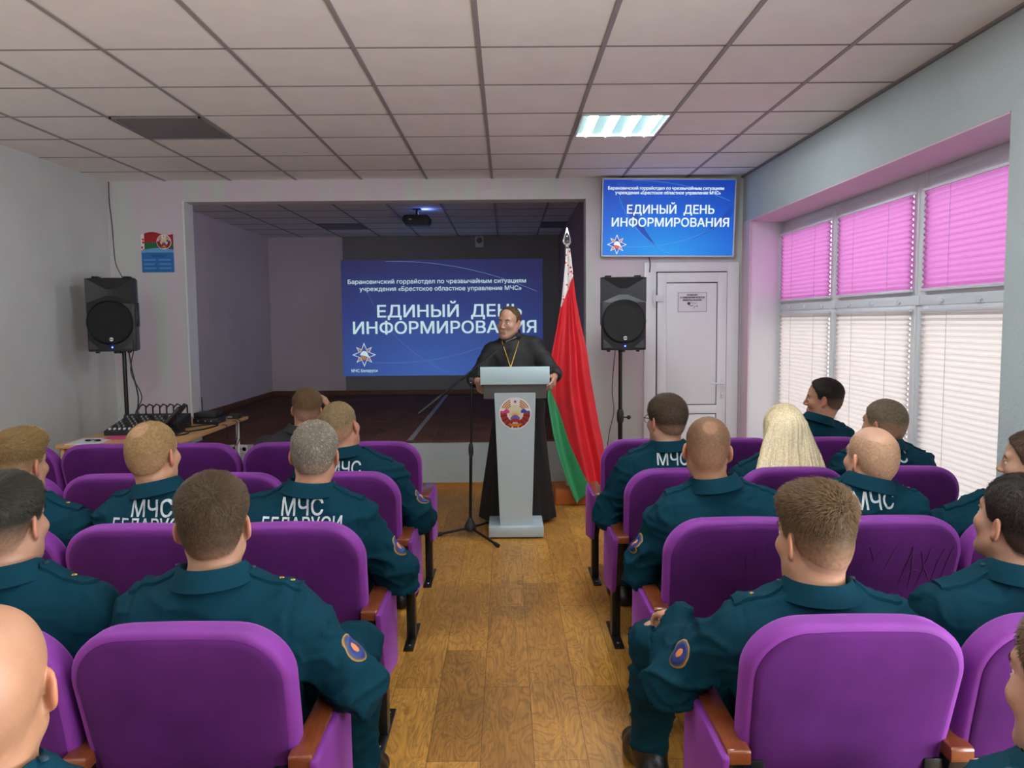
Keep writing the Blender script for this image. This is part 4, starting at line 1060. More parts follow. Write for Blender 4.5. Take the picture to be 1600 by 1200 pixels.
#PEOPLE
# ------------------------------------------------------------------ people: smooth distance fields turned into one skin each
SKIN_T = .62
def smoothstep(a, b, x):
    t = np.clip((x - a) / (b - a), 0, 1); return t * t * (3 - 2 * t)
def smin(a, b, k):
    h = np.maximum(k - np.abs(a - b), 0) / k; return np.minimum(a, b) - h * h * k * .25
def smax(a, b, k): return -smin(-a, -b, k)
def sd_cap(x, y, z, a, b, ra, rb):
    d = [b[i] - a[i] for i in range(3)]; L = sum(q * q for q in d) + 1e-12
    t = np.clip(((x - a[0]) * d[0] + (y - a[1]) * d[1] + (z - a[2]) * d[2]) / L, 0, 1)
    return np.sqrt((x - a[0] - t * d[0]) ** 2 + (y - a[1] - t * d[1]) ** 2 + (z - a[2] - t * d[2]) ** 2) - (ra + (rb - ra) * t)
def sd_ell(x, y, z, c, r, R=None):
    x, y, z = x - c[0], y - c[1], z - c[2]
    if R is not None: x, y, z = R[0][0] * x + R[1][0] * y + R[2][0] * z, R[0][1] * x + R[1][1] * y + R[2][1] * z, R[0][2] * x + R[1][2] * y + R[2][2] * z
    k0 = np.sqrt((x / r[0]) ** 2 + (y / r[1]) ** 2 + (z / r[2]) ** 2); k1 = np.sqrt((x / r[0] ** 2) ** 2 + (y / r[1] ** 2) ** 2 + (z / r[2] ** 2) ** 2) + 1e-9
    return k0 * (k0 - 1) / k1
def axis_pts(lo, hi, coarse, spans):
    """grid coordinates: coarse spacing, finer inside the given (a, b, h) spans"""
    out = [lo]
    while out[-1] < hi:
        h = coarse
        for a, b, hh in spans:
            if a - .004 <= out[-1] < b: h = min(h, hh)
        nxt = out[-1] + h
        for a, b, hh in spans:
            if out[-1] < a < nxt: nxt = max(a, out[-1] + .002)
        out.append(nxt)
    return np.array(out, np.float32)
class Field:
    def __init__(s, xs, ys, zs):
        s.ax = [xs, ys, zs]; s.d = np.full((len(xs), len(ys), len(zs)), .3, np.float32)
    def sl(s, lo, hi):
        r = []
        for a, l, h in zip(s.ax, lo, hi):
            i0 = max(0, int(np.searchsorted(a, l)) - 1); i1 = min(len(a), int(np.searchsorted(a, h)) + 1); r.append(slice(i0, max(i1, i0)))
        return tuple(r)
    def g(s, sl): return s.ax[0][sl[0]][:, None, None], s.ax[1][sl[1]][None, :, None], s.ax[2][sl[2]][None, None, :]
    def put(s, lo, hi, fn, k, op='u'):
        sl = s.sl(lo, hi)
        if any(q.stop - q.start < 1 for q in sl): return
        v = fn(*s.g(sl)).astype(np.float32); d = s.d[sl]
        s.d[sl] = smin(d, v, k) if op == 'u' else smax(d, -v, k) if op == 's' else smax(d, v, k)
    def cap(s, a, b, ra, rb=None, k=.02, op='u'):
        rb = ra if rb is None else rb; m = max(ra, rb) + k + .035
        s.put([min(a[i], b[i]) - m for i in range(3)], [max(a[i], b[i]) + m for i in range(3)], lambda x, y, z: sd_cap(x, y, z, a, b, ra, rb), k, op)
    def ell(s, c, r, k=.03, R=None, op='u'):
        m = (max(r) if R is not None else 0) + k + .04
        s.put([c[i] - (0 if R is not None else r[i]) - m for i in range(3)], [c[i] + (0 if R is not None else r[i]) + m for i in range(3)], lambda x, y, z: sd_ell(x, y, z, c, r, R), k, op)
    def mesh(s): return surfnets(s.d, *s.ax)
def surfnets(D, xs, ys, zs):
    S = D < 0; n = D.shape
    c = np.zeros([q - 1 for q in n], np.int8)
    for i in (0, 1):
        for j in (0, 1):
            for k in (0, 1): c += S[i:n[0] - 1 + i, j:n[1] - 1 + j, k:n[2] - 1 + k]
    idx = np.argwhere((c > 0) & (c < 8)); M_ = len(idx)
    ID = np.full(c.shape, -1, np.int32); ID[tuple(idx.T)] = np.arange(M_)
    acc = np.zeros((M_, 3)); cnt = np.zeros(M_)
    for ax in range(3):
        o1, o2 = [q for q in range(3) if q != ax]
        for p in (0, 1):
            for q in (0, 1):
                off = np.zeros(3, int); off[o1] = p; off[o2] = q
                i0 = idx + off; i1 = i0.copy(); i1[:, ax] += 1
                d0 = D[tuple(i0.T)]; d1 = D[tuple(i1.T)]; cr = (d0 < 0) != (d1 < 0)
                t = d0[cr] / (d0[cr] - d1[cr]); P = i0[cr].astype(float); P[:, ax] += t
                acc[cr] += P; cnt[cr] += 1
    v = acc / cnt[:, None]
    V = np.stack([np.interp(v[:, a], np.arange(n[a]), q) for a, q in enumerate((xs, ys, zs))], 1)
    Fs = []
    for ax in range(3):
        b, d = (ax + 1) % 3, (ax + 2) % 3
        lo = [slice(None)] * 3; hi = [slice(None)] * 3; lo[ax] = slice(0, -1); hi[ax] = slice(1, None)
        e = np.argwhere(S[tuple(lo)] != S[tuple(hi)])
        e = e[(e[:, b] > 0) & (e[:, b] < n[b] - 1) & (e[:, d] > 0) & (e[:, d] < n[d] - 1)]
        if not len(e): continue
        ins = S[tuple(e.T)]; q = []
        for db, dd in ((-1, -1), (0, -1), (0, 0), (-1, 0)):
            cc = e.copy(); cc[:, b] += db; cc[:, d] += dd; q.append(ID[tuple(cc.T)])
        q = np.stack(q, 1); q[~ins] = q[~ins][:, ::-1]; Fs.append(q[(q >= 0).all(1)])
    return V, np.concatenate(Fs)
def vnormals(V, F):
    fn = np.cross(V[F[:, 2]] - V[F[:, 0]], V[F[:, 3]] - V[F[:, 1]]); n = np.zeros_like(V)
    for k in range(4): np.add.at(n, F[:, k], fn)
    return n / (np.linalg.norm(n, axis=1, keepdims=True) + 1e-12)
_lat = rng.random((32, 32, 32)).astype(np.float32) * 2 - 1
def noise3(P):
    i = np.floor(P).astype(int); f = P - i; f = f * f * (3 - 2 * f); r = 0
    for a in (0, 1):
        for b in (0, 1):
            for c in (0, 1):
                w_ = (f[:, 0] if a else 1 - f[:, 0]) * (f[:, 1] if b else 1 - f[:, 1]) * (f[:, 2] if c else 1 - f[:, 2])
                r = r + w_ * _lat[(i[:, 0] + a) % 32, (i[:, 1] + b) % 32, (i[:, 2] + c) % 32]
    return r
def rot_head(yaw, pitch, tilt):
    """yaw to the person's right, pitch up, tilt to the right shoulder (degrees); columns are the head axes"""
    y, p, t = map(math.radians, (-yaw, pitch, tilt)); c, s = math.cos, math.sin
    Rz = np.array([[c(y), -s(y), 0], [s(y), c(y), 0], [0, 0, 1]]); Rx = np.array([[1, 0, 0], [0, c(p), -s(p)], [0, s(p), c(p)]]); Ry = np.array([[c(t), 0, s(t)], [0, 1, 0], [-s(t), 0, c(t)]])
    return Rz @ Rx @ Ry
ER = {s: np.array([[math.cos(s * .5), -math.sin(s * .5), 0], [math.sin(s * .5), math.cos(s * .5), 0], [0, 0, 1]]) for s in (1, -1)}
def head_sdf(x, y, z, ears=True, P={}):
    jw = P.get('jaw', 1.0)
    if 'narrow' in P: x = x / P['narrow']
    d = sd_ell(x, y, z, (0, -.012, .040), (.0765, .099, .086))
    d = smin(d, sd_ell(x, y, z, (0, -.045, -.005), (.062, .062, .07)), .03)
    d = smin(d, sd_ell(x, y, z, (0, .026, -.036), (.064 * jw, .064, .086)), .03)
    for s in (-1, 1):
        d = smin(d, sd_cap(x, y, z, (s * .052 * jw, .0, -.056), (s * .022, .068, -.100), .016, .016), .035)
        d = smin(d, sd_ell(x, y, z, (s * .043, .060, -.022), (.022, .022, .020)), .025)
    d = smin(d, sd_ell(x, y, z, (0, .076, -.103), (.022, .019, .016)), .022)
    d = smin(d, sd_cap(x, y, z, (-.036, .074, .030), (.036, .074, .030), .012, .012), .018)
    for s in (-1, 1): d = smax(d, -sd_ell(x, y, z, (s * .032, .102, .008), (.018, .018, .013)), .012)
    d = smin(d, sd_cap(x, y, z, (0, .087, .014), (0, .107, -.026), .0072, .0098), .014)
    for s in (-1, 1): d = smin(d, sd_ell(x, y, z, (s * .0105, .099, -.031), (.008, .010, .007)), .007)
    d = smin(d, sd_cap(x, y, z, (-.019, .086, -.061), (.019, .086, -.061), .0075, .0075), .010)
    d = smin(d, sd_cap(x, y, z, (-.015, .086, -.072), (.015, .086, -.072), .0085, .0085), .010)
    d = smax(d, -sd_cap(x, y, z, (-.018, .0975, -.0672), (.018, .0975, -.0672), .0018, .0018), .004)
    for s in (-1, 1): # eyelids
        d = smin(d, sd_ell(x, y, z, (s * .032, .0785, .0145), (.0155, .0125, .0045)), .004)
        d = smin(d, sd_ell(x, y, z, (s * .032, .0775, -.0012), (.0145, .0112, .0035)), .004)
    if ears:
        for s in (-1, 1):
            e = sd_ell(x, y, z, (s * .0815, -.014, -.004), (.0075, .0185, .0315), ER[s])
            e = smax(e, -sd_ell(x, y, z, (s * .0905, -.010, -.001), (.0085, .0105, .0205), ER[s]), .005)
            e = smin(e, sd_ell(x, y, z, (s * .0755, -.006, -.030), (.006, .009, .010)), .008)
            d = smin(d, e, .008)
    return d
HB_Y = np.array([-.13, -.095, -.06, -.035, -.012, .012, .03, .045, .066, .084, .11]); HB_Z = np.array([-.062, -.066, -.060, -.036, .012, -.002, .004, .034, .062, .078, .20])
def hair_mask(y, z, st):
    zb = np.interp(y, HB_Y + st.get('recede', 0) * np.array([0, 0, 0, 0, 0, -.1, -.3, -.7, -1, -1, -1]) * .02, HB_Z + st.get('nape', 0) * (HB_Y < -.05))
    return smoothstep(-.002, .012, z - zb)
def hair_th(x, y, z, st):
    m = hair_mask(y, z, st)
    f = smoothstep(st.get('z0', .02), st.get('z1', .09), z + .25 * np.clip(y, -.1, .05) * st.get('slope', 0))
    t = st['side'] + (st['top'] - st['side']) * f
    if st.get('quiff'): t = t + st['quiff'] * np.exp(-((y - .055) / .035) ** 2) * smoothstep(.06, .10, z)
    if st.get('flat'): t = t + st['flat'] * smoothstep(.06, .11, z) * np.clip(np.sqrt(x * x + y * y) / .08, 0, 1)
    for (cy, cz, rx, ry) in st.get('bald', ()):   # bare patches seen from above/behind
        q = (x / rx) ** 2 + ((y - cy) / ry) ** 2 + ((z - cz) / .07) ** 2
        m = m * np.maximum(st.get('bald_min', 0), smoothstep(.35, 1.6, q))
    return t * m - .0035 * (1 - m)
def make_head_parts(root, st, Rh, c, sc):
    """hair as its own skin with strands; eyes"""
    c = np.array(c)
    for s in (-1, 1):
        e = MB().sphere((0, 0, 0), .0122, 16).build('eye', 'eye_white', root)
        o = c + Rh @ np.array([s * .032, .0745, .0065]) * sc; e.location = o; e.scale = (sc,) * 3
        g = Rh @ np.array([s * -.03, 1, 0]); i = MB().sphere((0, 0, 0), .0058, 12, (1, 1, 1)).build('iris', 'iris', e); i.location = g / np.linalg.norm(g) * .0076
    hc = .8 * np.array(srgb(*st['col'])[:3])
    if st.get('top', 0) > 0 and not st.get('long'):
        xs = np.arange(-.112, .1121, .004); ys = np.arange(-.145, .135, .004); zs = np.arange(-.09, .185, .004)
        X, Y, Z = xs[:, None, None], ys[None, :, None], zs[None, None, :]
        D = head_sdf(X, Y, Z, False, st) - hair_th(X, Y, Z, st)
        V, F = surfnets(D.astype(np.float32), xs, ys, zs)
        keep = hair_th(V[:, 0], V[:, 1], V[:, 2], st) > -.0012
        F = F[keep[F].all(1)]; ids, inv = np.unique(F, return_inverse=True); V = V[ids]; F = inv.reshape(-1, 4)
        if len(F) > 50:
            n = vnormals(V, F); th = hair_th(V[:, 0], V[:, 1], V[:, 2], st)
            amp = np.clip(th, 0, .012) * .22
            V = V + n * (amp * (noise3(V * np.array([160, 60, 160]) + 9 * st['seed']) + .6 * noise3(V * 45 + st['seed'])))[:, None]
            tone = .85 + .25 * noise3(V * np.array([190, 60, 190]) + 3) + .15 * noise3(V * 30 + 5)
            grey = st.get('grey', 0)
            Cc = hc[None] * tone[:, None] * (.9)
            if grey: Cc = Cc + grey * (smoothstep(-.2, .8, noise3(V * np.array([260, 120, 260]) + 1))[:, None]) * np.array([.30, .29, .27])
            # strands
            N_ = st.get('strands', 4200); fa = rng.integers(0, len(F), N_ * 2)
            tt = hair_th(*(V[F[fa]].mean(1).T), st); fa = fa[tt > .0012][:N_]
            w_ = rng.random((len(fa), 4)) + .05; w_ /= w_.sum(1, keepdims=True)
            P = (V[F[fa]] * w_[..., None]).sum(1); nn = (n[F[fa]] * w_[..., None]).sum(1)
            th = hair_th(P[:, 0], P[:, 1], P[:, 2], st)
            cr = np.array(st.get('crown', (.006, -.062, .105))); rad = P - cr
            flow = rad / (np.linalg.norm(rad, axis=1, keepdims=True) + 1e-6) + np.cross(nn, rad) * st.get('swirl', 4.0)
            fw = np.array(st.get('comb', (0, .6, 0))); flow = flow + fw * smoothstep(.05, .1, P[:, 2])[:, None] + np.array([0, 0, -.7]) * (1 - smoothstep(.03, .09, P[:, 2]))[:, None]
            flow = flow + rng.normal(0, .22, flow.shape); flow -= nn * (flow * nn).sum(1, keepdims=True); flow /= np.linalg.norm(flow, axis=1, keepdims=True) + 1e-6
            L = (.0025 + th * st.get('strand_len', 1.0)) * (.6 + .8 * rng.random(len(P))); li = st.get('lift', .35)
            d1 = flow * (1 - li) + nn * (li + .15); d2 = flow * (1 - li * .6) + nn * li * .35
            p0 = P - nn * .001; p1 = P + d1 * L[:, None] * .5; p2 = p1 + d2 * L[:, None] * .5
            wv = np.cross(flow, nn) * st.get('width', .0007)
            SV = np.stack([p0 - wv, p0 + wv, p1 - wv * .8, p1 + wv * .8, p2 - wv * .2, p2 + wv * .2], 1).reshape(-1, 3)
            b = np.arange(len(P)) * 6 + len(V)
            SF = np.concatenate([np.stack([b, b + 1, b + 3, b + 2], 1), np.stack([b + 2, b + 3, b + 5, b + 4], 1)])
            lum = (.72 + .6 * rng.random(len(P)))[:, None] * hc[None]
            if grey: lum = lum + (rng.random(len(P)) < grey * .9)[:, None] * np.array([.34, .33, .31])
            Cc = scalp_tint(V, Cc, hair_th(V[:, 0], V[:, 1], V[:, 2], st), st); lum = scalp_tint(P, lum, th, st)
            Vh = np.concatenate([V, SV]); Fh = np.concatenate([F, SF]); Ch = np.concatenate([Cc, np.repeat(lum, 6, 0)])
            Vw = (Rh @ (Vh * sc).T).T + c
            me = np_mesh('hair', Vw, Fh); vcol(me, np.clip(Ch, 0.002, .9)); link('hair', me, 'hair', root)
    if st.get('brows', True):
        Vb = []; Fb = []; Cb = []
        for s in (-1, 1):
            for i in range(90):
                u = rng.random(); x = s * (.014 + .036 * u); z = .0255 + .010 * math.sin(u * 2.4) - .005 * u + rng.normal(0, .0016)
                # drop onto the brow by marching inward
                yy = .12
                for _ in range(30):
                    dd = float(head_sdf(np.float64(x), np.float64(yy), np.float64(z), False, st))
                    if dd < .0004: break
                    yy -= dd * .8
                a = np.array([x, yy, z]); e = a + np.array([s * .006, .0006 - .004 * u, .0022 * (1 - u * 1.6)]); wv = np.array([0, .0002, .0006]); k = len(Vb)
                Vb += [a - wv, a + wv, e + wv * .3, e - wv * .3]; Fb.append([k, k + 1, k + 2, k + 3]); Cb += [hc * (.7 + .4 * rng.random())] * 4
        me = np_mesh('eyebrow', (Rh @ (np.array(Vb) * sc).T).T + c, np.array(Fb)); vcol(me, np.array(Cb)); link('eyebrow', me, 'hair', root)
def unit(v): v = np.array(v, float); return v / (np.linalg.norm(v) + 1e-9)
def add_hand(Fd, wrist, fwd, nrm, side, curl=.35, spread=.1, sc=1.0):
    """fwd along the fingers, nrm out of the palm, side towards the thumb"""
    wr = np.array(wrist); fwd, nrm = unit(fwd), unit(nrm); side = unit(np.array(side) - fwd * np.dot(side, fwd)); nrm = unit(nrm - fwd * np.dot(nrm, fwd) - side * np.dot(nrm, side))
    Fd.cap(wr, wr + fwd * .03 * sc, .024 * sc, .022 * sc, .02)
    lens = [(.042, .025, .02), (.046, .029, .021), (.043, .027, .02), (.034, .021, .018)]; offs = [.030, .010, -.010, -.029]; kn = [.088, .092, .088, .080]
    for i in range(4):
        a = wr + fwd * .018 * sc + side * offs[i] * .55 * sc; b = wr + fwd * kn[i] * sc + side * offs[i] * sc
        Fd.cap(a, b, .0135 * sc, .0105 * sc, .012)
        p = b; ang = curl * (.55 + .12 * i); dirn = unit(fwd + side * offs[i] * spread * 20)
        for j, L in enumerate(lens[i]):
            dcur = unit(dirn * math.cos(ang) + nrm * math.sin(ang)); q = p + dcur * L * sc
            Fd.cap(p, q, (.0092 - .0007 * j) * sc, (.0086 - .0009 * j) * sc, .003); p = q; ang += curl * (1.0 + .1 * i)
    a = wr + fwd * .022 * sc + side * .022 * sc + nrm * .006 * sc; b = a + unit(fwd * .75 + side * .7 + nrm * .25) * .042 * sc; Fd.cap(a, b, .0145 * sc, .0115 * sc, .012)
    e = b + unit(fwd * .95 + side * .25 + nrm * .3) * .031 * sc; Fd.cap(b, e, .0105 * sc, .0095 * sc, .003); g = e + unit(fwd * .9 + side * .0 + nrm * .45) * .025 * sc; Fd.cap(e, g, .0095 * sc, .0075 * sc, .003)
def lerp(a, b, t): return tuple(a[i] + (b[i] - a[i]) * t for i in range(3))
def torso(Fd, J, g=0.0, clothes=False):
    """chest, belly, pelvis, shoulders; g inflates for clothing"""
    bw = J.get('build', 1.0)
    ch, be, pe, nk = J['chest'], J['belly'], J['pelvis'], J['neck']
    Fd.ell(ch, (.172 * bw + g, .112 + g, .165 + g), .05); Fd.ell(be, (.158 * bw + g, .118 * bw + g, .15 + g), .06); Fd.ell(pe, (.172 * bw + g, .135 + g, .125 + g), .06)
    for s in ('L', 'R'):
        sh = J['sh' + s]; Fd.cap((nk[0], nk[1], nk[2] - .035), (sh[0] * .8, sh[1], sh[2] + .012), .052 + g, .054 + g, .04)
        Fd.ell((sh[0] * .62, sh[1] - .03, sh[2] - .085), (.085 + g, .075 + g, .11 + g), .05)
def arm(Fd, J, s, g=0.0, cuff=1.0):
    bw = J.get('build', 1.0); sh, el, wr = J['sh' + s], J['el' + s], J['wr' + s]
    Fd.cap(sh, el, .060 * bw + g, .046 + g, .045); Fd.cap(el, lerp(el, wr, .35), .047 + g, .045 + g, .03); Fd.cap(lerp(el, wr, .35), lerp(el, wr, cuff), .045 + g, .029 + g * (1.5 if cuff < 1 else 1), .03)
def leg(Fd, J, s, g=0.0, low=1.0):
    hp, kn, an = J['hp' + s], J['kn' + s], J['an' + s]
    Fd.cap(hp, kn, .088 + g, .060 + g, .05); Fd.cap(kn, lerp(kn, an, .35), .058 + g, .056 + g, .03); Fd.cap(lerp(kn, an, .35), lerp(kn, an, low), .056 + g, .040 + g * 1.3, .03)
def foot(Fd, J, s, g=0.0):
    an, to = J['an' + s], J['to' + s]; d = unit((to[0] - an[0], to[1] - an[1], 0)); hl = (an[0] - d[0] * .045, an[1] - d[1] * .045, .042)
    mid = (an[0] + d[0] * .10, an[1] + d[1] * .10, .045); te = (an[0] + d[0] * .185, an[1] + d[1] * .185, .036)
    Fd.cap(an, hl, .040 + g, .036 + g, .03); Fd.cap(hl, mid, .036 + g, .040 + g, .03); Fd.cap(mid, te, .040 + g, .031 + g, .03); Fd.cap(an, mid, .040 + g, .036 + g, .04)
    Fd.put((an[0] - .3, an[1] - .3, -.1), (an[0] + .3, an[1] + .3, .05), lambda x, y, z: (.004 - z) + 0 * x + 0 * y, .008, 'i')
def fabric(V, F, J, amp, seed, kind):
    """folds pressed into cloth"""
    n = vnormals(V, F)
    q = V + .03 * np.stack([noise3(V * 9 + seed), noise3(V * 9 + seed + 11), noise3(V * 9 + seed + 23)], 1)
    h = (1 - np.abs(noise3(q * np.array([6, 8, 15]) + seed))) ** 5 * 1.7 + .9 * (1 - np.abs(noise3(q * np.array([13, 14, 24]) + seed * 2))) ** 6 + .8 * noise3(V * 5 + seed)
    if kind == 'jacket':
        w_ = .6 + .5 * smoothstep(.16, .26, np.abs(V[:, 0])) + .3 * smoothstep(.8, .62, V[:, 2])
        V = V + n * (amp * w_ * (h - .5))[:, None]
        for s in ('L', 'R'):   # armhole seam
            sx = J['sh' + s][0]; dd = np.abs(np.abs(V[:, 0]) - (abs(sx) + .006 - .25 * np.clip(J['sh' + s][2] - V[:, 2], 0, .2) * .1))
            on = (np.sign(V[:, 0]) == np.sign(sx)) & (V[:, 2] > J['sh' + s][2] - .16)
            V = V - n * (np.where(on, .0045 * np.exp(-(dd / .006) ** 2), 0))[:, None]
        return V
    return V + n * (amp * (h - .5))[:, None]
class Surf:
    def __init__(s, V, F): s.t = BVHTree.FromPolygons([tuple(v) for v in V], [tuple(int(i) for i in f) for f in F])
    def hit(s, o, d):
        r = s.t.ray_cast(Vector(o), Vector(d)); return r[0], r[1]
def wrap_text(txt, width, height, cx, cz, surf, off=.0022):
    """lettering laid on the back of a jacket (seen from -y)"""
    me = fit_text(txt, width, height, 0.02); bm = bmesh.new(); bm.from_mesh(me)
    for ax in (0, 1):
        a = Vector((1, 0, 0)) if ax == 0 else Vector((0, 1, 0)); L = width if ax == 0 else height * 1.6; k = -L / 2
        while k < L / 2:
            bmesh.ops.bisect_plane(bm, geom=bm.verts[:] + bm.edges[:] + bm.faces[:], plane_co=a * k, plane_no=a); k += .012
    for v in bm.verts:
        x, z = cx + v.co.x, cz + v.co.y; p, n = surf.hit((x, -.6, z), (0, 1, 0))
        v.co = Vector((x, p.y - off if p else 0.1, z))
    bm.to_mesh(me); bm.free(); return me
def epaulette(root, J, s, surf, gold, m='uniform'):
    sh, nk = J['sh' + s], J['neck']; a = np.array([nk[0] + (sh[0] - nk[0]) * .42, sh[1] - .004]); b = np.array([sh[0] * 1.10, sh[1] + .0]); V = []; nu, nv = 14, 8
    d = b - a; L = np.linalg.norm(d); d /= L; pr = np.array([-d[1], d[0]]); H = .0055
    def P(u, v, lift):
        hw = .025 if u > .12 else .025 * math.sqrt(max(.05, 1 - ((.12 - u) / .12) ** 2)); q = a + d * L * u + pr * hw * (2 * v - 1); p, n = surf.hit((q[0], q[1], 1.8), (0, 0, -1))
        z = (p.z if p else sh[2] + .07)
        return (q[0], q[1], z + lift)
    top = [[P(i / nu, j / nv, .0085 + (0.001 if 0 < j < nv else 0)) for j in range(nv + 1)] for i in range(nu + 1)]; bot = [[(x, y, z - .009) for x, y, z in r] for r in top]
    V = [p for r in top for p in r] + [p for r in bot for p in r]; W_ = nv + 1; N0 = (nu + 1) * W_; Fq = []
    for i in range(nu):
        for j in range(nv):
            k = i * W_ + j; Fq.append([k, k + W_, k + W_ + 1, k + 1]); Fq.append([N0 + k, N0 + k + 1, N0 + k + W_ + 1, N0 + k + W_])
    for i in range(nu): Fq += [[i * W_, N0 + i * W_, N0 + (i + 1) * W_, (i + 1) * W_], [i * W_ + nv, (i + 1) * W_ + nv, N0 + (i + 1) * W_ + nv, N0 + i * W_ + nv]]
    for j in range(nv): Fq += [[j, j + 1, N0 + j + 1, N0 + j], [nu * W_ + j, N0 + nu * W_ + j, N0 + nu * W_ + j + 1, nu * W_ + j + 1]]
    bm = bmesh.new(); vs = [bm.verts.new(v) for v in V]
    for q in Fq: bm.faces.new([vs[i] for i in q])
    bmesh.ops.recalc_face_normals(bm, faces=bm.faces[:]); me = bpy.data.meshes.new('ep'); bm.to_mesh(me); bm.free(); me.polygons.foreach_set('use_smooth', np.full(len(me.polygons), True)); me.set_sharp_from_angle(angle=.7)
    o = link('epaulette', me, m, root)
    x, y, z = P(.10, .5, .010); MB().lathe([(.0065, 0), (.006, .004), (.002, .0055)], (x, y, z), 12).build('epaulette_button', 'uniform_dark', o)
    if gold:
        for k in range(gold):
            x, y, z = P(.62 + .2 * k, .5, .0095); st = [((.0065 if i % 2 == 0 else .0028) * math.sin(PI * i / 5), (.0065 if i % 2 == 0 else .0028) * math.cos(PI * i / 5)) for i in range(10)]
            MB().prism([(x + u, y + v) for u, v in st], 'z', z - .001, z + .0025).build('rank_star', 'gold', o)
def sleeve_patch(root, J, s, surf):
    """oval badge on the outer upper sleeve"""
    sh, el = np.array(J['sh' + s]), np.array(J['el' + s]); ax = unit(el - sh); sg = 1 if s == 'R' else -1
    out = unit(np.array([sg, -.12, .12]) - ax * np.dot([sg, -.12, .12], ax)); wv = np.cross(ax, out); c = sh + (el - sh) * .62
    def lay(a, b, lift, n=24, rings=4):
        V = []; Fq = []
        def at(u, v):
            q = c + ax * v + wv * u; p, nn = surf.hit(q + out * .2, -out); p = np.array(p) if p is not None else q + out * .06; return p + out * lift
        V.append(at(0, 0))
        for r in range(1, rings + 1):
            for i in range(n): t = 2 * PI * i / n; V.append(at(a * r / rings * math.cos(t), b * r / rings * math.sin(t)))
        for i in range(n): Fq.append([0, 1 + i, 1 + (i + 1) % n])
        for r in range(rings - 1):
            for i in range(n): k = 1 + r * n; Fq.append([k + i, k + n + i, k + n + (i + 1) % n, k + (i + 1) % n])
        for i in range(n): V.append(np.array(V[1 + (rings - 1) * n + i]) - out * (lift + .002))
        k0 = 1 + (rings - 1) * n; k1 = 1 + rings * n
        for i in range(n): Fq.append([k0 + i, k1 + i, k1 + (i + 1) % n, k0 + (i + 1) % n])
        return np_mesh('patch', np.array(V), Fq)
    o = link('sleeve_patch', lay(.033, .043, .0022), 'patch_gold', root); link('patch_rim', lay(.029, .039, .0032), 'ink', o); link('patch_field', lay(.025, .035, .0042), 'patch_blue', o)
    link('patch_star', lay(.010, .016, .0052, 8), 'patch_orange', o)
def collar(root, nk, hd, r0, m, h=.036, stand=False, gap=24, flare=.020):
    """turned-down collar swept around the neck"""
    nk = np.array(nk, float); ax = unit(np.array(hd) - nk + np.array([0, -.03, .02])); fx = np.array([1., 0, 0]); fy = unit(np.cross(ax, fx)); fx = np.cross(fy, ax)
    prof = [(r0 - .004, -.012), (r0 - .003, h * .6), (r0 + .001, h), (r0 + .006, h + .003), (r0 + .012, h - .003)]
    if stand: prof += [(r0 + .011, 0), (r0 + .010, -.014)]
    else: prof += [(r0 + .012 + flare * .5, h * .35), (r0 + .013 + flare, -.008), (r0 + .008 + flare, -.012), (r0 + .008 + flare * .4, h * .25), (r0 + .004, -.002)]
    n = 40; V = []; Fq = []; k = len(prof); A0, A1 = math.radians(90 + gap), math.radians(450 - gap)
    for i in range(n + 1):
        a = A0 + (A1 - A0) * i / n; back = max(0, -math.sin(a)); fr = max(0, math.sin(a))
        for r, t in prof:
            rr = r * (1 + .06 * back); tt = t - .028 * fr + .006 * back
            V.append(nk + fx * rr * 1.02 * math.cos(a) + fy * rr * 1.06 * math.sin(a) + ax * tt)
    for i in range(n):
        for j in range(k): Fq.append([i * k + j, i * k + (j + 1) % k, (i + 1) * k + (j + 1) % k, (i + 1) * k + j])
    Fq.append(list(range(k))); Fq.append([n * k + j for j in range(k)][::-1])
    bm = bmesh.new(); vs = [bm.verts.new(v) for v in V]
    for q in Fq: bm.faces.new([vs[i] for i in q])
    bmesh.ops.recalc_face_normals(bm, faces=bm.faces[:]); me = bpy.data.meshes.new('collar'); bm.to_mesh(me); bm.free(); me.polygons.foreach_set('use_smooth', np.full(len(me.polygons), True)); me.set_sharp_from_angle(angle=1.0)
    return link('collar', me, m, root)
def scalp_weight(q, st):
    m = hair_mask(q[:, 1], q[:, 2], st)
    for (cy, cz, rx, ry) in st.get('bald', ()): m = m * np.maximum(st.get('bald_min', 0), smoothstep(.2, 1.8, (q[:, 0] / rx) ** 2 + ((q[:, 1] - cy) / ry) ** 2 + ((q[:, 2] - cz) / .07) ** 2))
    return m * (st.get('stub0', .35) + (st.get('stub1', .9) - st.get('stub0', .35)) * smoothstep(st.get('sz0', -.05), st.get('sz1', .05), q[:, 2]))
def scalp_tint(P, Cc, th, st):
    sk = SKIN_T * np.array(srgb(*st.get('skin', (208, 158, 130)))[:3]); m = np.clip(scalp_weight(P, st) * 1.05 + smoothstep(.002, .009, th) * .9, 0, 1)[:, None]
    return sk[None] * (1 - m) + Cc * m
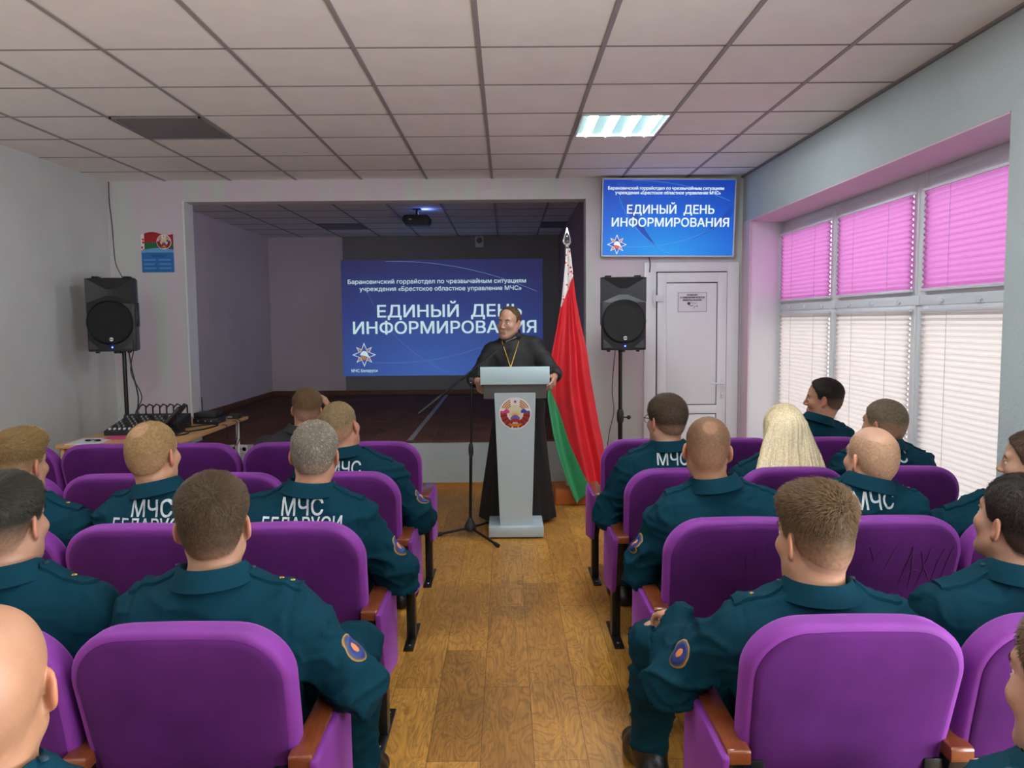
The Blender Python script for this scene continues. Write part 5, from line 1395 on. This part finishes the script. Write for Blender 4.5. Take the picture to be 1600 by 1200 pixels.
def skin_colors(V, Rh, c, sc, st):
    q = (Rh.T @ (V - np.array(c)).T).T / sc; sk = SKIN_T * np.array(srgb(*st.get('skin', (208, 158, 130)))[:3]); C = np.repeat(sk[None], len(V), 0)
    r = np.linalg.norm(q, axis=1); hd = r < .2
    red = np.array([1.12, .80, .74]); ear = smoothstep(.074, .082, np.abs(q[:, 0])) * hd * (np.abs(q[:, 2]) < .05); C *= 1 + (red - 1) * (ear * .8)[:, None]
    lip = np.exp(-((q[:, 2] + .066) / .0075) ** 2) * (np.abs(q[:, 0]) < .021) * (q[:, 1] > .082) * hd; C *= 1 + (np.array([.88, .58, .58]) - 1) * lip[:, None]
    chk = np.exp(-((np.abs(q[:, 0]) - .045) / .02) ** 2 - ((q[:, 2] + .025) / .022) ** 2) * (q[:, 1] > .03) * hd; C *= 1 + (np.array([1.05, .86, .84]) - 1) * (chk * .6)[:, None]
    C *= (1 + .06 * noise3(V * 35 + st['seed']))[:, None]
    # hair growing close to the scalp
    hc = .8 * np.array(srgb(*st['col'])[:3]); m = np.clip(scalp_weight(q, st) * hd * (1 - ear) * (1 + .2 * noise3(V * 300)), 0, 1)
    C = C * (1 - m[:, None]) + hc[None] * 1.15 * m[:, None]
    bd = st.get('beard', 0)
    if bd:
        b = smoothstep(-.045, -.075, q[:, 2]) * smoothstep(.0, .03, q[:, 1]) * hd * (r < .17) * (1 - lip); b = np.maximum(b, np.exp(-((q[:, 2] + .048) / .007) ** 2) * (np.abs(q[:, 0]) < .026) * (q[:, 1] > .07)) * bd
        C = C * (1 - b[:, None]) + hc[None] * b[:, None]
    return np.clip(C, .003, .95)
def person(loc, J, st, label, cloth, letters=(), patches=(), stars=(1, 1), gold=True, rz=0.0, seated=True):
    """J joints in the person's own frame (facing +y, origin on the floor)"""
    root = empty('person', loc, rz); tag(root, label, 'person')
    hc, sc = J['head'], st.get('scale', 1.0); Rh = rot_head(*st.get('turn', (0, 0, 0))); nk = J['neck']
    hx = [J[a + b][0] for a in ('sh', 'el', 'wr', 'hp', 'kn', 'an', 'to') for b in 'LR']; hy = [J[a + b][1] for a in ('sh', 'el', 'wr', 'hp', 'kn', 'an', 'to') for b in 'LR']
    x0, x1, y0, y1 = min(hx) - .16, max(hx) + .16, min(min(hy), nk[1], hc[1]) - .24, max(max(hy), hc[1]) + .26
    wx = [J['wrL'], J['wrR']]; HS = [(w_[0] - .13, w_[0] + .13) for w_ in wx]
    sx = [(hc[0] - .12, hc[0] + .12, .0042)] + [(a, b, .0055) for a, b in HS]; sy = [(hc[1] - .15, hc[1] + .15, .0042)] + [(w_[1] - .06, w_[1] + .22, .0055) for w_ in wx]; sz = [(hc[2] - .14, hc[2] + .145, .0042)] + [(w_[2] - .13, w_[2] + .13, .0055) for w_ in wx]
    B = Field(axis_pts(x0, x1, .013, sx), axis_pts(y0, y1, .013, sy), axis_pts(-.02, hc[2] + .17, .013, sz))
    torso(B, J)
    for s in 'LR': arm(B, J, s); leg(B, J, s); foot(B, J, s)
    for s in 'LR':
        h = J.get('hand' + s); sg = -1 if s == 'R' else 1
        if h is None: h = dict(fwd=(sg * .25, 1, -.12), nrm=(0, 0, -1), side=(sg, 0, 0), curl=.32)
        add_hand(B, J['wr' + s], h['fwd'], h['nrm'], h['side'], h.get('curl', .35), h.get('spread', .1))
    base = Rh @ np.array([0, -.022, -.055]) * sc + np.array(hc); nr = J.get('neck_r', .058)
    B.cap((nk[0], nk[1], nk[2] - .05), tuple(base), nr + .008, nr, .03)
    def hf(x, y, z):
        x, y, z = np.broadcast_arrays(x - hc[0], y - hc[1], z - hc[2]); q = [(Rh[0][i] * x + Rh[1][i] * y + Rh[2][i] * z) / sc for i in range(3)]; return head_sdf(*q, True, st) * sc * st.get('narrow', 1)
    B.put([hc[i] - .175 for i in range(3)], [hc[i] + .175 for i in range(3)], hf, .02)
    V, F = B.mesh(); me = np_mesh('body', V, F); vcol(me, skin_colors(V, Rh, hc, sc, st)); link('body', me, 'skin', root)
    make_head_parts(root, st, Rh, hc, sc)
    surf = None
    if cloth in ('uniform', 'dark_jacket'):
        g = .017; mt = 'uniform' if cloth == 'uniform' else 'dark_jacket'
        Jk = Field(axis_pts(x0, x1, .0085, []), axis_pts(y0, min(y1, max(J['wrL'][1], J['wrR'][1]) + .1), .0085, []), axis_pts(.40, nk[2] + .08, .0085, []))
        torso(Jk, J, g, True)
        for s in 'LR': arm(Jk, J, s, g, .93)
        Jk.cap((nk[0], nk[1], nk[2] + .02), (nk[0], nk[1] + .01, nk[2] + .2), nr + .012, nr + .03, .012, 's')
        for s in 'LR': Jk.cap(lerp(J['el' + s], J['wr' + s], .93), J['wr' + s], .024, .028, .006, 's')
        pe = J['pelvis']; Jk.put((-9, -9, 0), (9, 9, .60), lambda x, y, z: (pe[2] - .02 - z) + 0 * x + .25 * np.maximum(y - pe[1], 0), .02, 'i')
        V, F = Jk.mesh(); V = fabric(V, F, J, .0098, st['seed'] * 3.7, 'jacket'); me = np_mesh('jacket', V, F); jo = link('jacket', me, mt, root); surf = Surf(V, F)
        collar(jo, nk, hc, nr + .010, mt)
        if cloth == 'uniform':
            for s, k in zip('LR', stars): epaulette(jo, J, s, surf, k)
            for s in patches: sleeve_patch(jo, J, s, surf)
            for (txt, w_, h_, dz) in letters:
                link('back_lettering', wrap_text(txt, w_, h_, nk[0] * .5, dz, surf), 'letters', jo)
        g2 = .019; Tr = Field(axis_pts(x0, x1, .011, []), axis_pts(y0 + .1, y1, .011, []), axis_pts(.03, J['pelvis'][2] + .13, .011, []))
        pe = J['pelvis']; Tr.ell(pe, (.172 * J.get('build', 1) + g2 * .6, .135 + g2 * .6, .125 + g2 * .6), .05)
        for s in 'LR': leg(Tr, J, s, g2, .92)
        Tr.put((-9, -9, pe[2]), (9, 9, 9), lambda x, y, z: (z - pe[2] - .10) + 0 * x + 0 * y, .01, 'i')
        V, F = Tr.mesh(); V = fabric(V, F, J, .0075, st['seed'] * 5.1, 'trousers'); link('trousers', np_mesh('trousers', V, F), mt, root)
    for s in 'LR':
        an = J['an' + s]; to = J['to' + s]; Bt = Field(axis_pts(min(an[0], to[0]) - .09, max(an[0], to[0]) + .09, .008, []), axis_pts(min(an[1], to[1]) - .13, max(an[1], to[1]) + .22, .008, []), axis_pts(-.02, .27, .008, []))
        foot(Bt, J, s, .010); Bt.cap(an, lerp(an, J['kn' + s], .26), .050, .056, .03)
        V, F = Bt.mesh(); link('boot', np_mesh('boot', V, F), 'leather', root)
    return root, Rh, surf
def seated_joints(dx=0.0, dh=0.0, hy=0.0, elL=None, elR=None, wrL=None, wrR=None, knL=(-.15, .74, .49), knR=(.15, .74, .49), build=1.0, lean=0.0, hz=0.0, neck_r=.058, handL=None, handR=None, anL=None, anR=None, drop=0.045):
    J = dict(build=build, neck_r=neck_r)
    J['pelvis'] = (0, .345, .50); J['belly'] = (lean * .3, .285, .655); J['chest'] = (lean * .7, .222, .83 + dh); J['neck'] = (lean + dx * .5, .208 + hy * .3, .985 + dh)
    J['shL'] = (-.186 * build + lean, .215, .915 + dh - drop); J['shR'] = (.186 * build + lean, .215, .915 + dh - drop); J['head'] = (dx, .232 + hy, 1.108 + dh + hz)
    J['elL'] = elL or (-.212, .275, .655); J['elR'] = elR or (.212, .275, .655); J['wrL'] = wrL or (-.125, .475, .615); J['wrR'] = wrR or (.125, .475, .615)
    J['hpL'] = (-.085, .34, .50); J['hpR'] = (.085, .34, .50); J['knL'] = knL; J['knR'] = knR
    J['anL'] = anL or (knL[0] * 1.02, knL[1] - .03, .105); J['anR'] = anR or (knR[0] * 1.02, knR[1] - .03, .105)
    J['toL'] = (J['anL'][0] - .03, J['anL'][1] + .19, .04); J['toR'] = (J['anR'][0] + .03, J['anR'][1] + .19, .04); J['handL'] = handL; J['handR'] = handR
    return J
MCH = ('МЧС', .150, .060, .914); BEL = ('БЕЛАРУСИ', .285, .052, .854)
MCL = ('МЧС', .150, .060, .885); BLL = ('БЕЛАРУСИ', .285, .052, .825)
BROWN = (66, 50, 38); DKBR = (44, 34, 28); FAIR = (118, 96, 66); LIGHT = (128, 110, 82); GREYB = (92, 84, 74)
def S(seed, col, **k): d = dict(seed=seed, col=col, side=.003, top=.010); d.update(k); return d
PEOPLE = [
 # side, row, seat, joints, style, label, cloth, letters, patches, stars
 ('L', -1, 0, dict(dx=.005, dh=-.05, neck_r=.060), S(1, (120, 92, 70), side=-.003, top=-.002, skin=(204, 150, 116), stub0=.26, stub1=.12, sz0=.0, sz1=.06, turn=(-20, 0, 0), bald=((.02, .12, .08, .10),)), 'bald man seen from behind at the lower left edge', 'uniform', (), (), (0, 0)),
 ('L', 0, 0, dict(dx=-.01, dh=-.050, build=1.06, elR=(.335, .25, .62), wrR=(.20, .50, .63), elL=(-.21, .27, .65), knR=(.25, .72, .52), neck_r=.060), S(2, (72, 56, 38), side=.0025, top=.013, z0=.0, z1=.10, lift=.4, stub0=.45, sz0=-.075, sz1=-.01, scale=1.03, strands=9000, lift2=1, turn=(-10, 2, -1)), 'brown-haired man in teal uniform in the large left chair nearest the aisle', 'uniform', (), ('R',), (0, 2)),
 ('L', 0, 1, dict(dx=-.02, dh=-.04), S(3, (46, 43, 34), side=.0005, top=.016, z0=-.01, z1=.11, stub0=.3, stub1=.9, sz0=-.06, sz1=.03, turn=(2, 2, 0), lift=.25, comb=(.3, 1.0, 0), strands=7000), 'young man with dark hair faded at the sides at the left edge', 'uniform', (), (), (0, 1)),
 ('L', 1, 0, dict(dx=.03, dh=-.022, build=1.04, elR=(.325, .27, .62), wrR=(.17, .5, .625), neck_r=.060), S(4, (124, 114, 102), side=.004, top=.008, z0=-.03, z1=.07, grey=.05, stub0=.5, turn=(-3, 0, 2), lift=.2, strands=8000, skin=(208, 152, 124)), 'grey-haired man with large white lettering across his teal uniform back', 'uniform', (MCH, BEL), ('R',), (0, 0)),
 ('L', 1, 1, dict(dx=-.05, dh=-.015), S(5, (150, 120, 78), side=.003, top=.004, z0=-.02, z1=.08, stub0=.5, stub1=.75, bald=((-.065, .112, .026, .028),), bald_min=.7, turn=(10, 4, 0), lift=.1, strands=6000, skin=(214, 158, 126), swirl=9), 'man with thinning fair hair and a lettered uniform back on the left', 'uniform', (MCH, BEL), (), (0, 0)),
 ('L', 1, 2, dict(dx=-.03, dh=-.05), S(6, (124, 98, 58), side=.001, top=.014, z0=.01, z1=.09, quiff=.012, stub0=.3, stub1=.85, comb=(.3, 1.2, .5), lift=.3, turn=(7, 0, 0), strands=7000, strand_len=1.3), 'man with a swept-up blond quiff at the left edge', 'uniform', (), (), (0, 1)),
 ('L', 2, 0, dict(dx=-.065, dh=-.040, lean=-.02, build=1.04, elR=(.31, .27, .60), neck_r=.060), S(7, (142, 120, 86), side=.002, top=.006, z0=-.02, z1=.07, stub0=.3, stub1=.7, turn=(12, 8, -10), strands=6000, skin=(220, 158, 130), lift=.15), 'light-haired man leaning his head left in the second left row by the aisle', 'uniform', (MCL,), ('R',), (0, 0)),
 ('L', 3, 1, dict(dx=.06, dh=-.055, handR=dict(fwd=(-.25, .1, 1), nrm=(-1, .1, 0), side=(0, 1, .1), curl=.5), elR=(.25, .42, .72), wrR=(.175, .36, .99)), S(8, (112, 86, 58), side=.002, top=.012, z0=.0, z1=.08, stub0=.3, turn=(-6, 0, 4), strands=3500), 'man in dark clothes with a raised hand in the front left row', 'dark_jacket', (), (), ()),
 ('R', -1, 0, dict(dx=.035, dh=-.075), S(9, (104, 84, 62), side=.001, top=.010, z0=.0, z1=.09, stub0=.2, turn=(-14, 0, 0)), 'man whose cheek and ear show at the lower right edge', 'uniform', (), (), (0, 0)),
 ('R', 0, 0, dict(dx=.0, dh=-.105, build=1.05, elL=(-.345, .30, .60), wrL=(-.275, .545, .672), knL=(-.315, .68, .55), anL=(-.31, .84, .105), handL=dict(fwd=(-.25, 1, -.12), nrm=(0, -.25, -1), side=(1, .2, 0), curl=.38), neck_r=.062), S(10, (96, 74, 50), side=.0008, top=.022, z0=.015, z1=.125, scale=1.06, narrow=.93, flat=.002, stub0=.25, stub1=.92, sz0=-.075, sz1=.03, turn=(-15, -2, 0), lift=.45, strands=9000, crown=(.01, -.07, .10), skin=(220, 166, 134)), 'broad man with a flat-top haircut in the large right chair nearest the aisle', 'uniform', (), ('L',), (1, 0)),
 ('R', 0, 1, dict(dx=.01, dh=-.065), S(11, (44, 36, 32), side=.003, top=.010, z0=-.0, z1=.07, stub0=.8, stub1=.92, comb=(0, -.6, 0), lift=.08, turn=(-14, 12, 0), strands=7000), 'dark-haired man looking up at the right edge', 'uniform', (), (), (0, 0)),
 ('R', 1, 0, dict(dx=-.045, dh=-.02, elL=(-.285, .27, .63)), S(12, (104, 80, 56), side=.001, top=.004, z0=-.02, z1=.07, stub0=.22, stub1=.6, bald=((-.08, .09, .022, .020),), bald_min=.8, turn=(10, 0, 2), strands=6000, lift=.1, skin=(206, 150, 118)), 'man with cropped hair and a bald spot on the crown, right of the aisle', 'uniform', (), ('L',), (0, 0)),
 ('R', 1, 1, dict(dx=.05, dh=-.025, hz=-.035), S(13, (164, 136, 98), side=.0015, top=.0015, z0=-.02, z1=.06, stub0=.2, stub1=.42, sz0=-.04, sz1=.02, bald=((-.01, .13, .066, .105),), turn=(-13, 4, 0), strands=4000, lift=.05, skin=(226, 174, 144)), 'balding man with three white letters on his uniform, right side middle', 'uniform', (MCH,), (), (0, 2)),
 ('R', 1, 2, dict(dx=.14, dh=-.085), S(14, (84, 64, 48), side=.002, top=.010, z0=.0, z1=.07, stub0=.5, turn=(-52, 0, 0), recede=.5, lift=.1), 'man in profile against the grey wall at the right edge', 'uniform', (), (), (0, 0)),
 ('R', 2, 0, dict(dx=-.015, dh=-.025, elL=(-.30, .26, .62)), S(15, (76, 60, 46), side=.003, top=.014, z0=-.02, z1=.07, stub0=.5, turn=(-24, 0, 0), lift=.2, strands=5500), 'man with glasses and dark brown hair near the aisle on the right', 'uniform', (MCH,), (), (0, 0)),
 ('R', 2, 1, dict(dx=.04, dh=-.08, build=.9, neck_r=.05), S(16, (244, 226, 188), side=.012, top=.014, long=True, turn=(-6, 0, 0), stub0=.9, stub1=.95, jaw=.92), 'woman with long blonde hair, right of the aisle', 'uniform', (), (), (0, 0)),
 ('R', 2, 2, dict(dx=.015, dh=-.025, hz=-.03), S(17, (118, 104, 84), side=.0015, top=.006, z0=-.02, z1=.07, stub0=.22, stub1=.7, turn=(-30, 2, 0), strands=4500, skin=(210, 154, 124), lift=.15), 'buzz-cut man in front of the window blinds, partly behind the balding man', 'uniform', (MCH,), (), (0, 0)),
 ('R', 3, 2, dict(dx=.085, dh=-.02), S(18, (40, 31, 28), side=.002, top=.010, z0=.0, z1=.07, stub0=.7, stub1=.92, turn=(-62, 0, 0), recede=1.2, strands=4500, skin=(206, 146, 114), lift=.08), 'dark-haired man in profile facing left by the window, front right row', 'uniform', (), (), (0, 0)),
]
def long_hair(root, st, Rh, hc, sc):
    xs = np.arange(-.20, .2001, .006); ys = np.arange(-.19, .14, .006); zs = np.arange(-.30, .17, .006); X, Y, Z = xs[:, None, None], ys[None, :, None], zs[None, None, :]
    H = head_sdf(X, Y, Z, False, st); cap_ = smax(H - .014, -(Z - np.interp(Y, [-.2, -.02, .03, .06, .085, .12], [-.3, -.10, -.06, .04, .085, .2])), .012)
    zz_ = np.clip((.04 - Z) / .30, 0, 1); rx = .086 + .112 * zz_ ** .75; ry = .060 - .010 * zz_; cy = -.054 - .050 * zz_
    bell = (np.sqrt((X / rx) ** 2 + ((Y - cy) / ry) ** 2) - 1) * .055; bell = np.maximum(bell, Z - .05); bell = np.maximum(bell, -.27 - Z)
    D = smin(cap_, bell, .03); V, F = surfnets(D.astype(np.float32), xs, ys, zs); n = vnormals(V, F)
    an = np.arctan2(V[:, 0], -(V[:, 1] + .05)); lock = noise3(np.stack([an * 9, V[:, 2] * 5, V[:, 2] * 0 + 4], 1)) + .6 * noise3(np.stack([an * 26, V[:, 2] * 7, V[:, 2] * 0 + 9], 1))
    V = V + n * (.0045 * lock * (.4 + 1.6 * smoothstep(.08, -.2, V[:, 2])))[:, None]
    base = np.array(srgb(*st['col'])[:3]); tone = .92 + .15 * lock; dark = smoothstep(.09, .135, V[:, 2]) * .45; C = base[None] * tone[:, None] * (1 - dark[:, None] * np.array([.45, .55, .7]))
    sf = Surf(V, F); SV = []; SF = []; SC_ = []
    for k in range(900):
        i = rng.integers(0, len(V)); p = V[i].copy()
        if p[2] < -.16 or p[1] > .05: continue
        pts = []; 
        for _ in range(14):
            q, nn, _i, _d = sf.t.find_nearest(Vector(p)); q = np.array(q); nn = np.array(nn); pts.append((q + nn * (.0012 + .0012 * rng.random()), nn))
            dv = np.array([p[0] * 1.3, -.02, -1.0]) if p[2] < .09 else np.array([p[0] * 6, (p[1] + .02) * 6, -.6]); dv = dv - nn * np.dot(dv, nn); p = q + unit(dv) * .017
            if p[2] < -.268: break
        if len(pts) < 4: continue
        b = len(SV); m = len(pts); cc = base * (.86 + .28 * rng.random())
        for t, (q, nn) in enumerate(pts):
            dv = pts[min(t + 1, m - 1)][0] - pts[max(t - 1, 0)][0]; wv = unit(np.cross(dv, nn)) * (.0016 * (1 - .7 * t / m)); SV += [q - wv, q + wv]; SC_ += [cc * (1 - .4 * float(smoothstep(.09, .13, q[2])))] * 2
        for t in range(m - 1): SF.append([b + 2 * t, b + 2 * t + 1, b + 2 * t + 3, b + 2 * t + 2])
    Vh = np.concatenate([V, np.array(SV)]); Fh = np.concatenate([F, np.array(SF) + len(V)]); Ch = np.concatenate([C, np.array(SC_)])
    me = np_mesh('hair', (Rh @ (Vh * sc).T).T + np.array(hc), Fh); vcol(me, np.clip(Ch, .01, .9)); link('hair', me, 'hair', root)
for side, row, n, jk, st, lab, cloth, letters, patches, stars in PEOPLE:
    J = seated_joints(**jk); root, Rh, surf = person((XC(side, n), YR(row) + .07, 0), J, st, lab, cloth, letters, patches, stars)
    if st.get('long'): long_hair(root, st, Rh, J['head'], st.get('scale', 1))
    if st['seed'] == 15:   # glasses: temples, rims
        gl = empty('spectacles', (0, 0, 0)); gl.parent = root; hc = np.array(J['head']); W = lambda p: tuple(hc + Rh @ np.array(p)); f = MB()
        for s in (-1, 1):
            f.tube([W((s * .084, -.012, .016)), W((s * .082, .03, .016)), W((s * .070, .088, .014))], .0022, 6)
            f.tube([W((s * .036 + .027 * math.cos(a), .104 - abs(.012 * math.cos(a)), .004 + .02 * math.sin(a))) for a in [i * PI / 10 for i in range(21)]], .0018, 6)
        f.tube([W((-.010, .112, .010)), W((0, .116, .012)), W((.010, .112, .010))], .0018, 6); f.build('frame', 'black_metal', gl)

# the priest behind the lectern
def priest():
    J = dict(build=1.0, neck_r=.060, pelvis=(.02, .0, .92), belly=(.0, -.01, 1.08), chest=(-.02, -.03, 1.25), neck=(-.045, -.05, 1.455), head=(-.055, -.015, 1.565),
             shL=(-.195, -.02, 1.335), shR=(.150, -.02, 1.375), elL=(-.32, .08, 1.13), elR=(.285, .10, 1.17), wrL=(-.298, .235, 1.135), wrR=(.285, .235, 1.165),
             hpL=(-.09, 0, .88), hpR=(.12, 0, .88), knL=(-.10, .03, .49), knR=(.13, .03, .49), anL=(-.10, -.02, .10), anR=(.13, -.02, .10), toL=(-.13, .17, .04), toR=(.16, .17, .04),
             handL=dict(fwd=(.2, .75, -.6), nrm=(1, .1, -.1), side=(.25, .6, .75), curl=.75), handR=dict(fwd=(-.15, .75, -.65), nrm=(-1, .1, -.1), side=(-.25, .6, .75), curl=.7))
    return J
# local +y is towards the hall, so the figure is turned half round: x is mirrored to the photograph
Jp = priest()
for k_ in list(Jp):
    v_ = Jp[k_]
    if isinstance(v_, tuple): Jp[k_] = (-v_[0], v_[1], v_[2])
    elif isinstance(v_, dict): Jp[k_] = {q: ((-w_[0], w_[1], w_[2]) if isinstance(w_, tuple) else w_) for q, w_ in v_.items()}
for k_ in ('sh', 'el', 'wr', 'hp', 'kn', 'an', 'to', 'hand'): Jp[k_ + 'L'], Jp[k_ + 'R'] = Jp[k_ + 'R'], Jp[k_ + 'L']
stp = S(30, (104, 80, 58), side=.002, top=.006, z0=-.02, z1=.07, recede=2.2, stub0=.75, stub1=.85, beard=.18, turn=(30, -3, -4), skin=(226, 174, 148), strands=4500, lift=.1, comb=(0, -1.0, 0), jaw=1.0)
rp, Rp_, _s = person((.075, 6.09, 0), Jp, stp, 'bearded priest in a long black cassock speaking behind the lectern', 'cassock', rz=PI)
def cassock(root, J):
    g = .02; Cz = Field(axis_pts(-.48, .48, .009, []), axis_pts(-.40, .40, .009, []), axis_pts(.0, 1.56, .009, [])); torso(Cz, J, g, True)
    for s in 'LR':
        arm(Cz, J, s, .012, .95); Cz.cap(lerp(J['el' + s], J['wr' + s], .3), lerp(J['el' + s], J['wr' + s], .95), .050, .044, .03)
    nk = J['neck']; pe = J['pelvis']
    def skirt(x, y, z):
        t = np.clip((1.05 - z) / 1.02, 0, 1); a = np.arctan2(y, x); rx = .175 + .125 * t; ry = .135 + .085 * t; fold = 1 + .035 * t * np.sin(a * 9 + 2 * np.sin(z * 2)) + .02 * t * np.sin(a * 17 + 1)
        d = (np.sqrt(((x - pe[0] * (1 - t) - .0) / rx) ** 2 + ((y + .0) / ry) ** 2) / fold - 1) * np.minimum(rx, ry) * .9
        return np.maximum(np.maximum(d, z - 1.08), .03 - z)
    Cz.put((-.5, -.5, -.1), (.5, .5, 1.15), skirt, .06)
    Cz.cap((nk[0], nk[1], nk[2] + .02), (nk[0], nk[1] + .01, nk[2] + .2), .07, .09, .012, 's')
    for s in 'LR': Cz.cap(lerp(J['el' + s], J['wr' + s], .9), lerp(J['el' + s], J['wr' + s], 1.1), .034, .036, .006, 's')
    V, F = Cz.mesh(); n = vnormals(V, F); q = V + .04 * np.stack([noise3(V * 7 + 3), noise3(V * 7 + 9), noise3(V * 7 + 17)], 1)
    V = V + n * (.008 * ((1 - np.abs(noise3(q * np.array([9, 9, 11])))) ** 3 - .4) * (V[:, 2] > .95))[:, None]
    o = link('cassock', np_mesh('cassock', V, F), 'cassock', root); sf = Surf(V, F); collar(o, nk, J['head'], .070, 'cassock', h=.05, stand=True, gap=8)
    def front(x, z, l=.004):
        p, _n = sf.hit((x, .8, z), (0, -1, 0)); return (x, (p.y if p else .1) + l, z)
    f = MB(); cx = nk[0]
    for s in (-1, 1):
        pts = [(cx + s * .066, nk[1] - .02, nk[2] + .035)] + [front(cx + s * (.072 - .068 * t), nk[2] - .01 - .21 * t) for t in np.linspace(.12, 1, 10)]; f.tube(pts, .0034, 6)
    f.build('cross_chain', 'gold', root)
    c_ = front(cx, nk[2] - .25); MB().box((c_[0], c_[1] + .003, c_[2]), (.012, .005, .075), .001).box((c_[0], c_[1] + .003, c_[2] + .014), (.045, .005, .012), .001).build('pectoral_cross', 'gold', root)
    f = MB()
    for k in range(5): p_ = front(cx, nk[2] - .07 - .06 * k, .003); f.sphere(p_, .0065, 10, (1, .6, 1))
    f.build('button', 'gap', o)
cassock(rp, Jp)
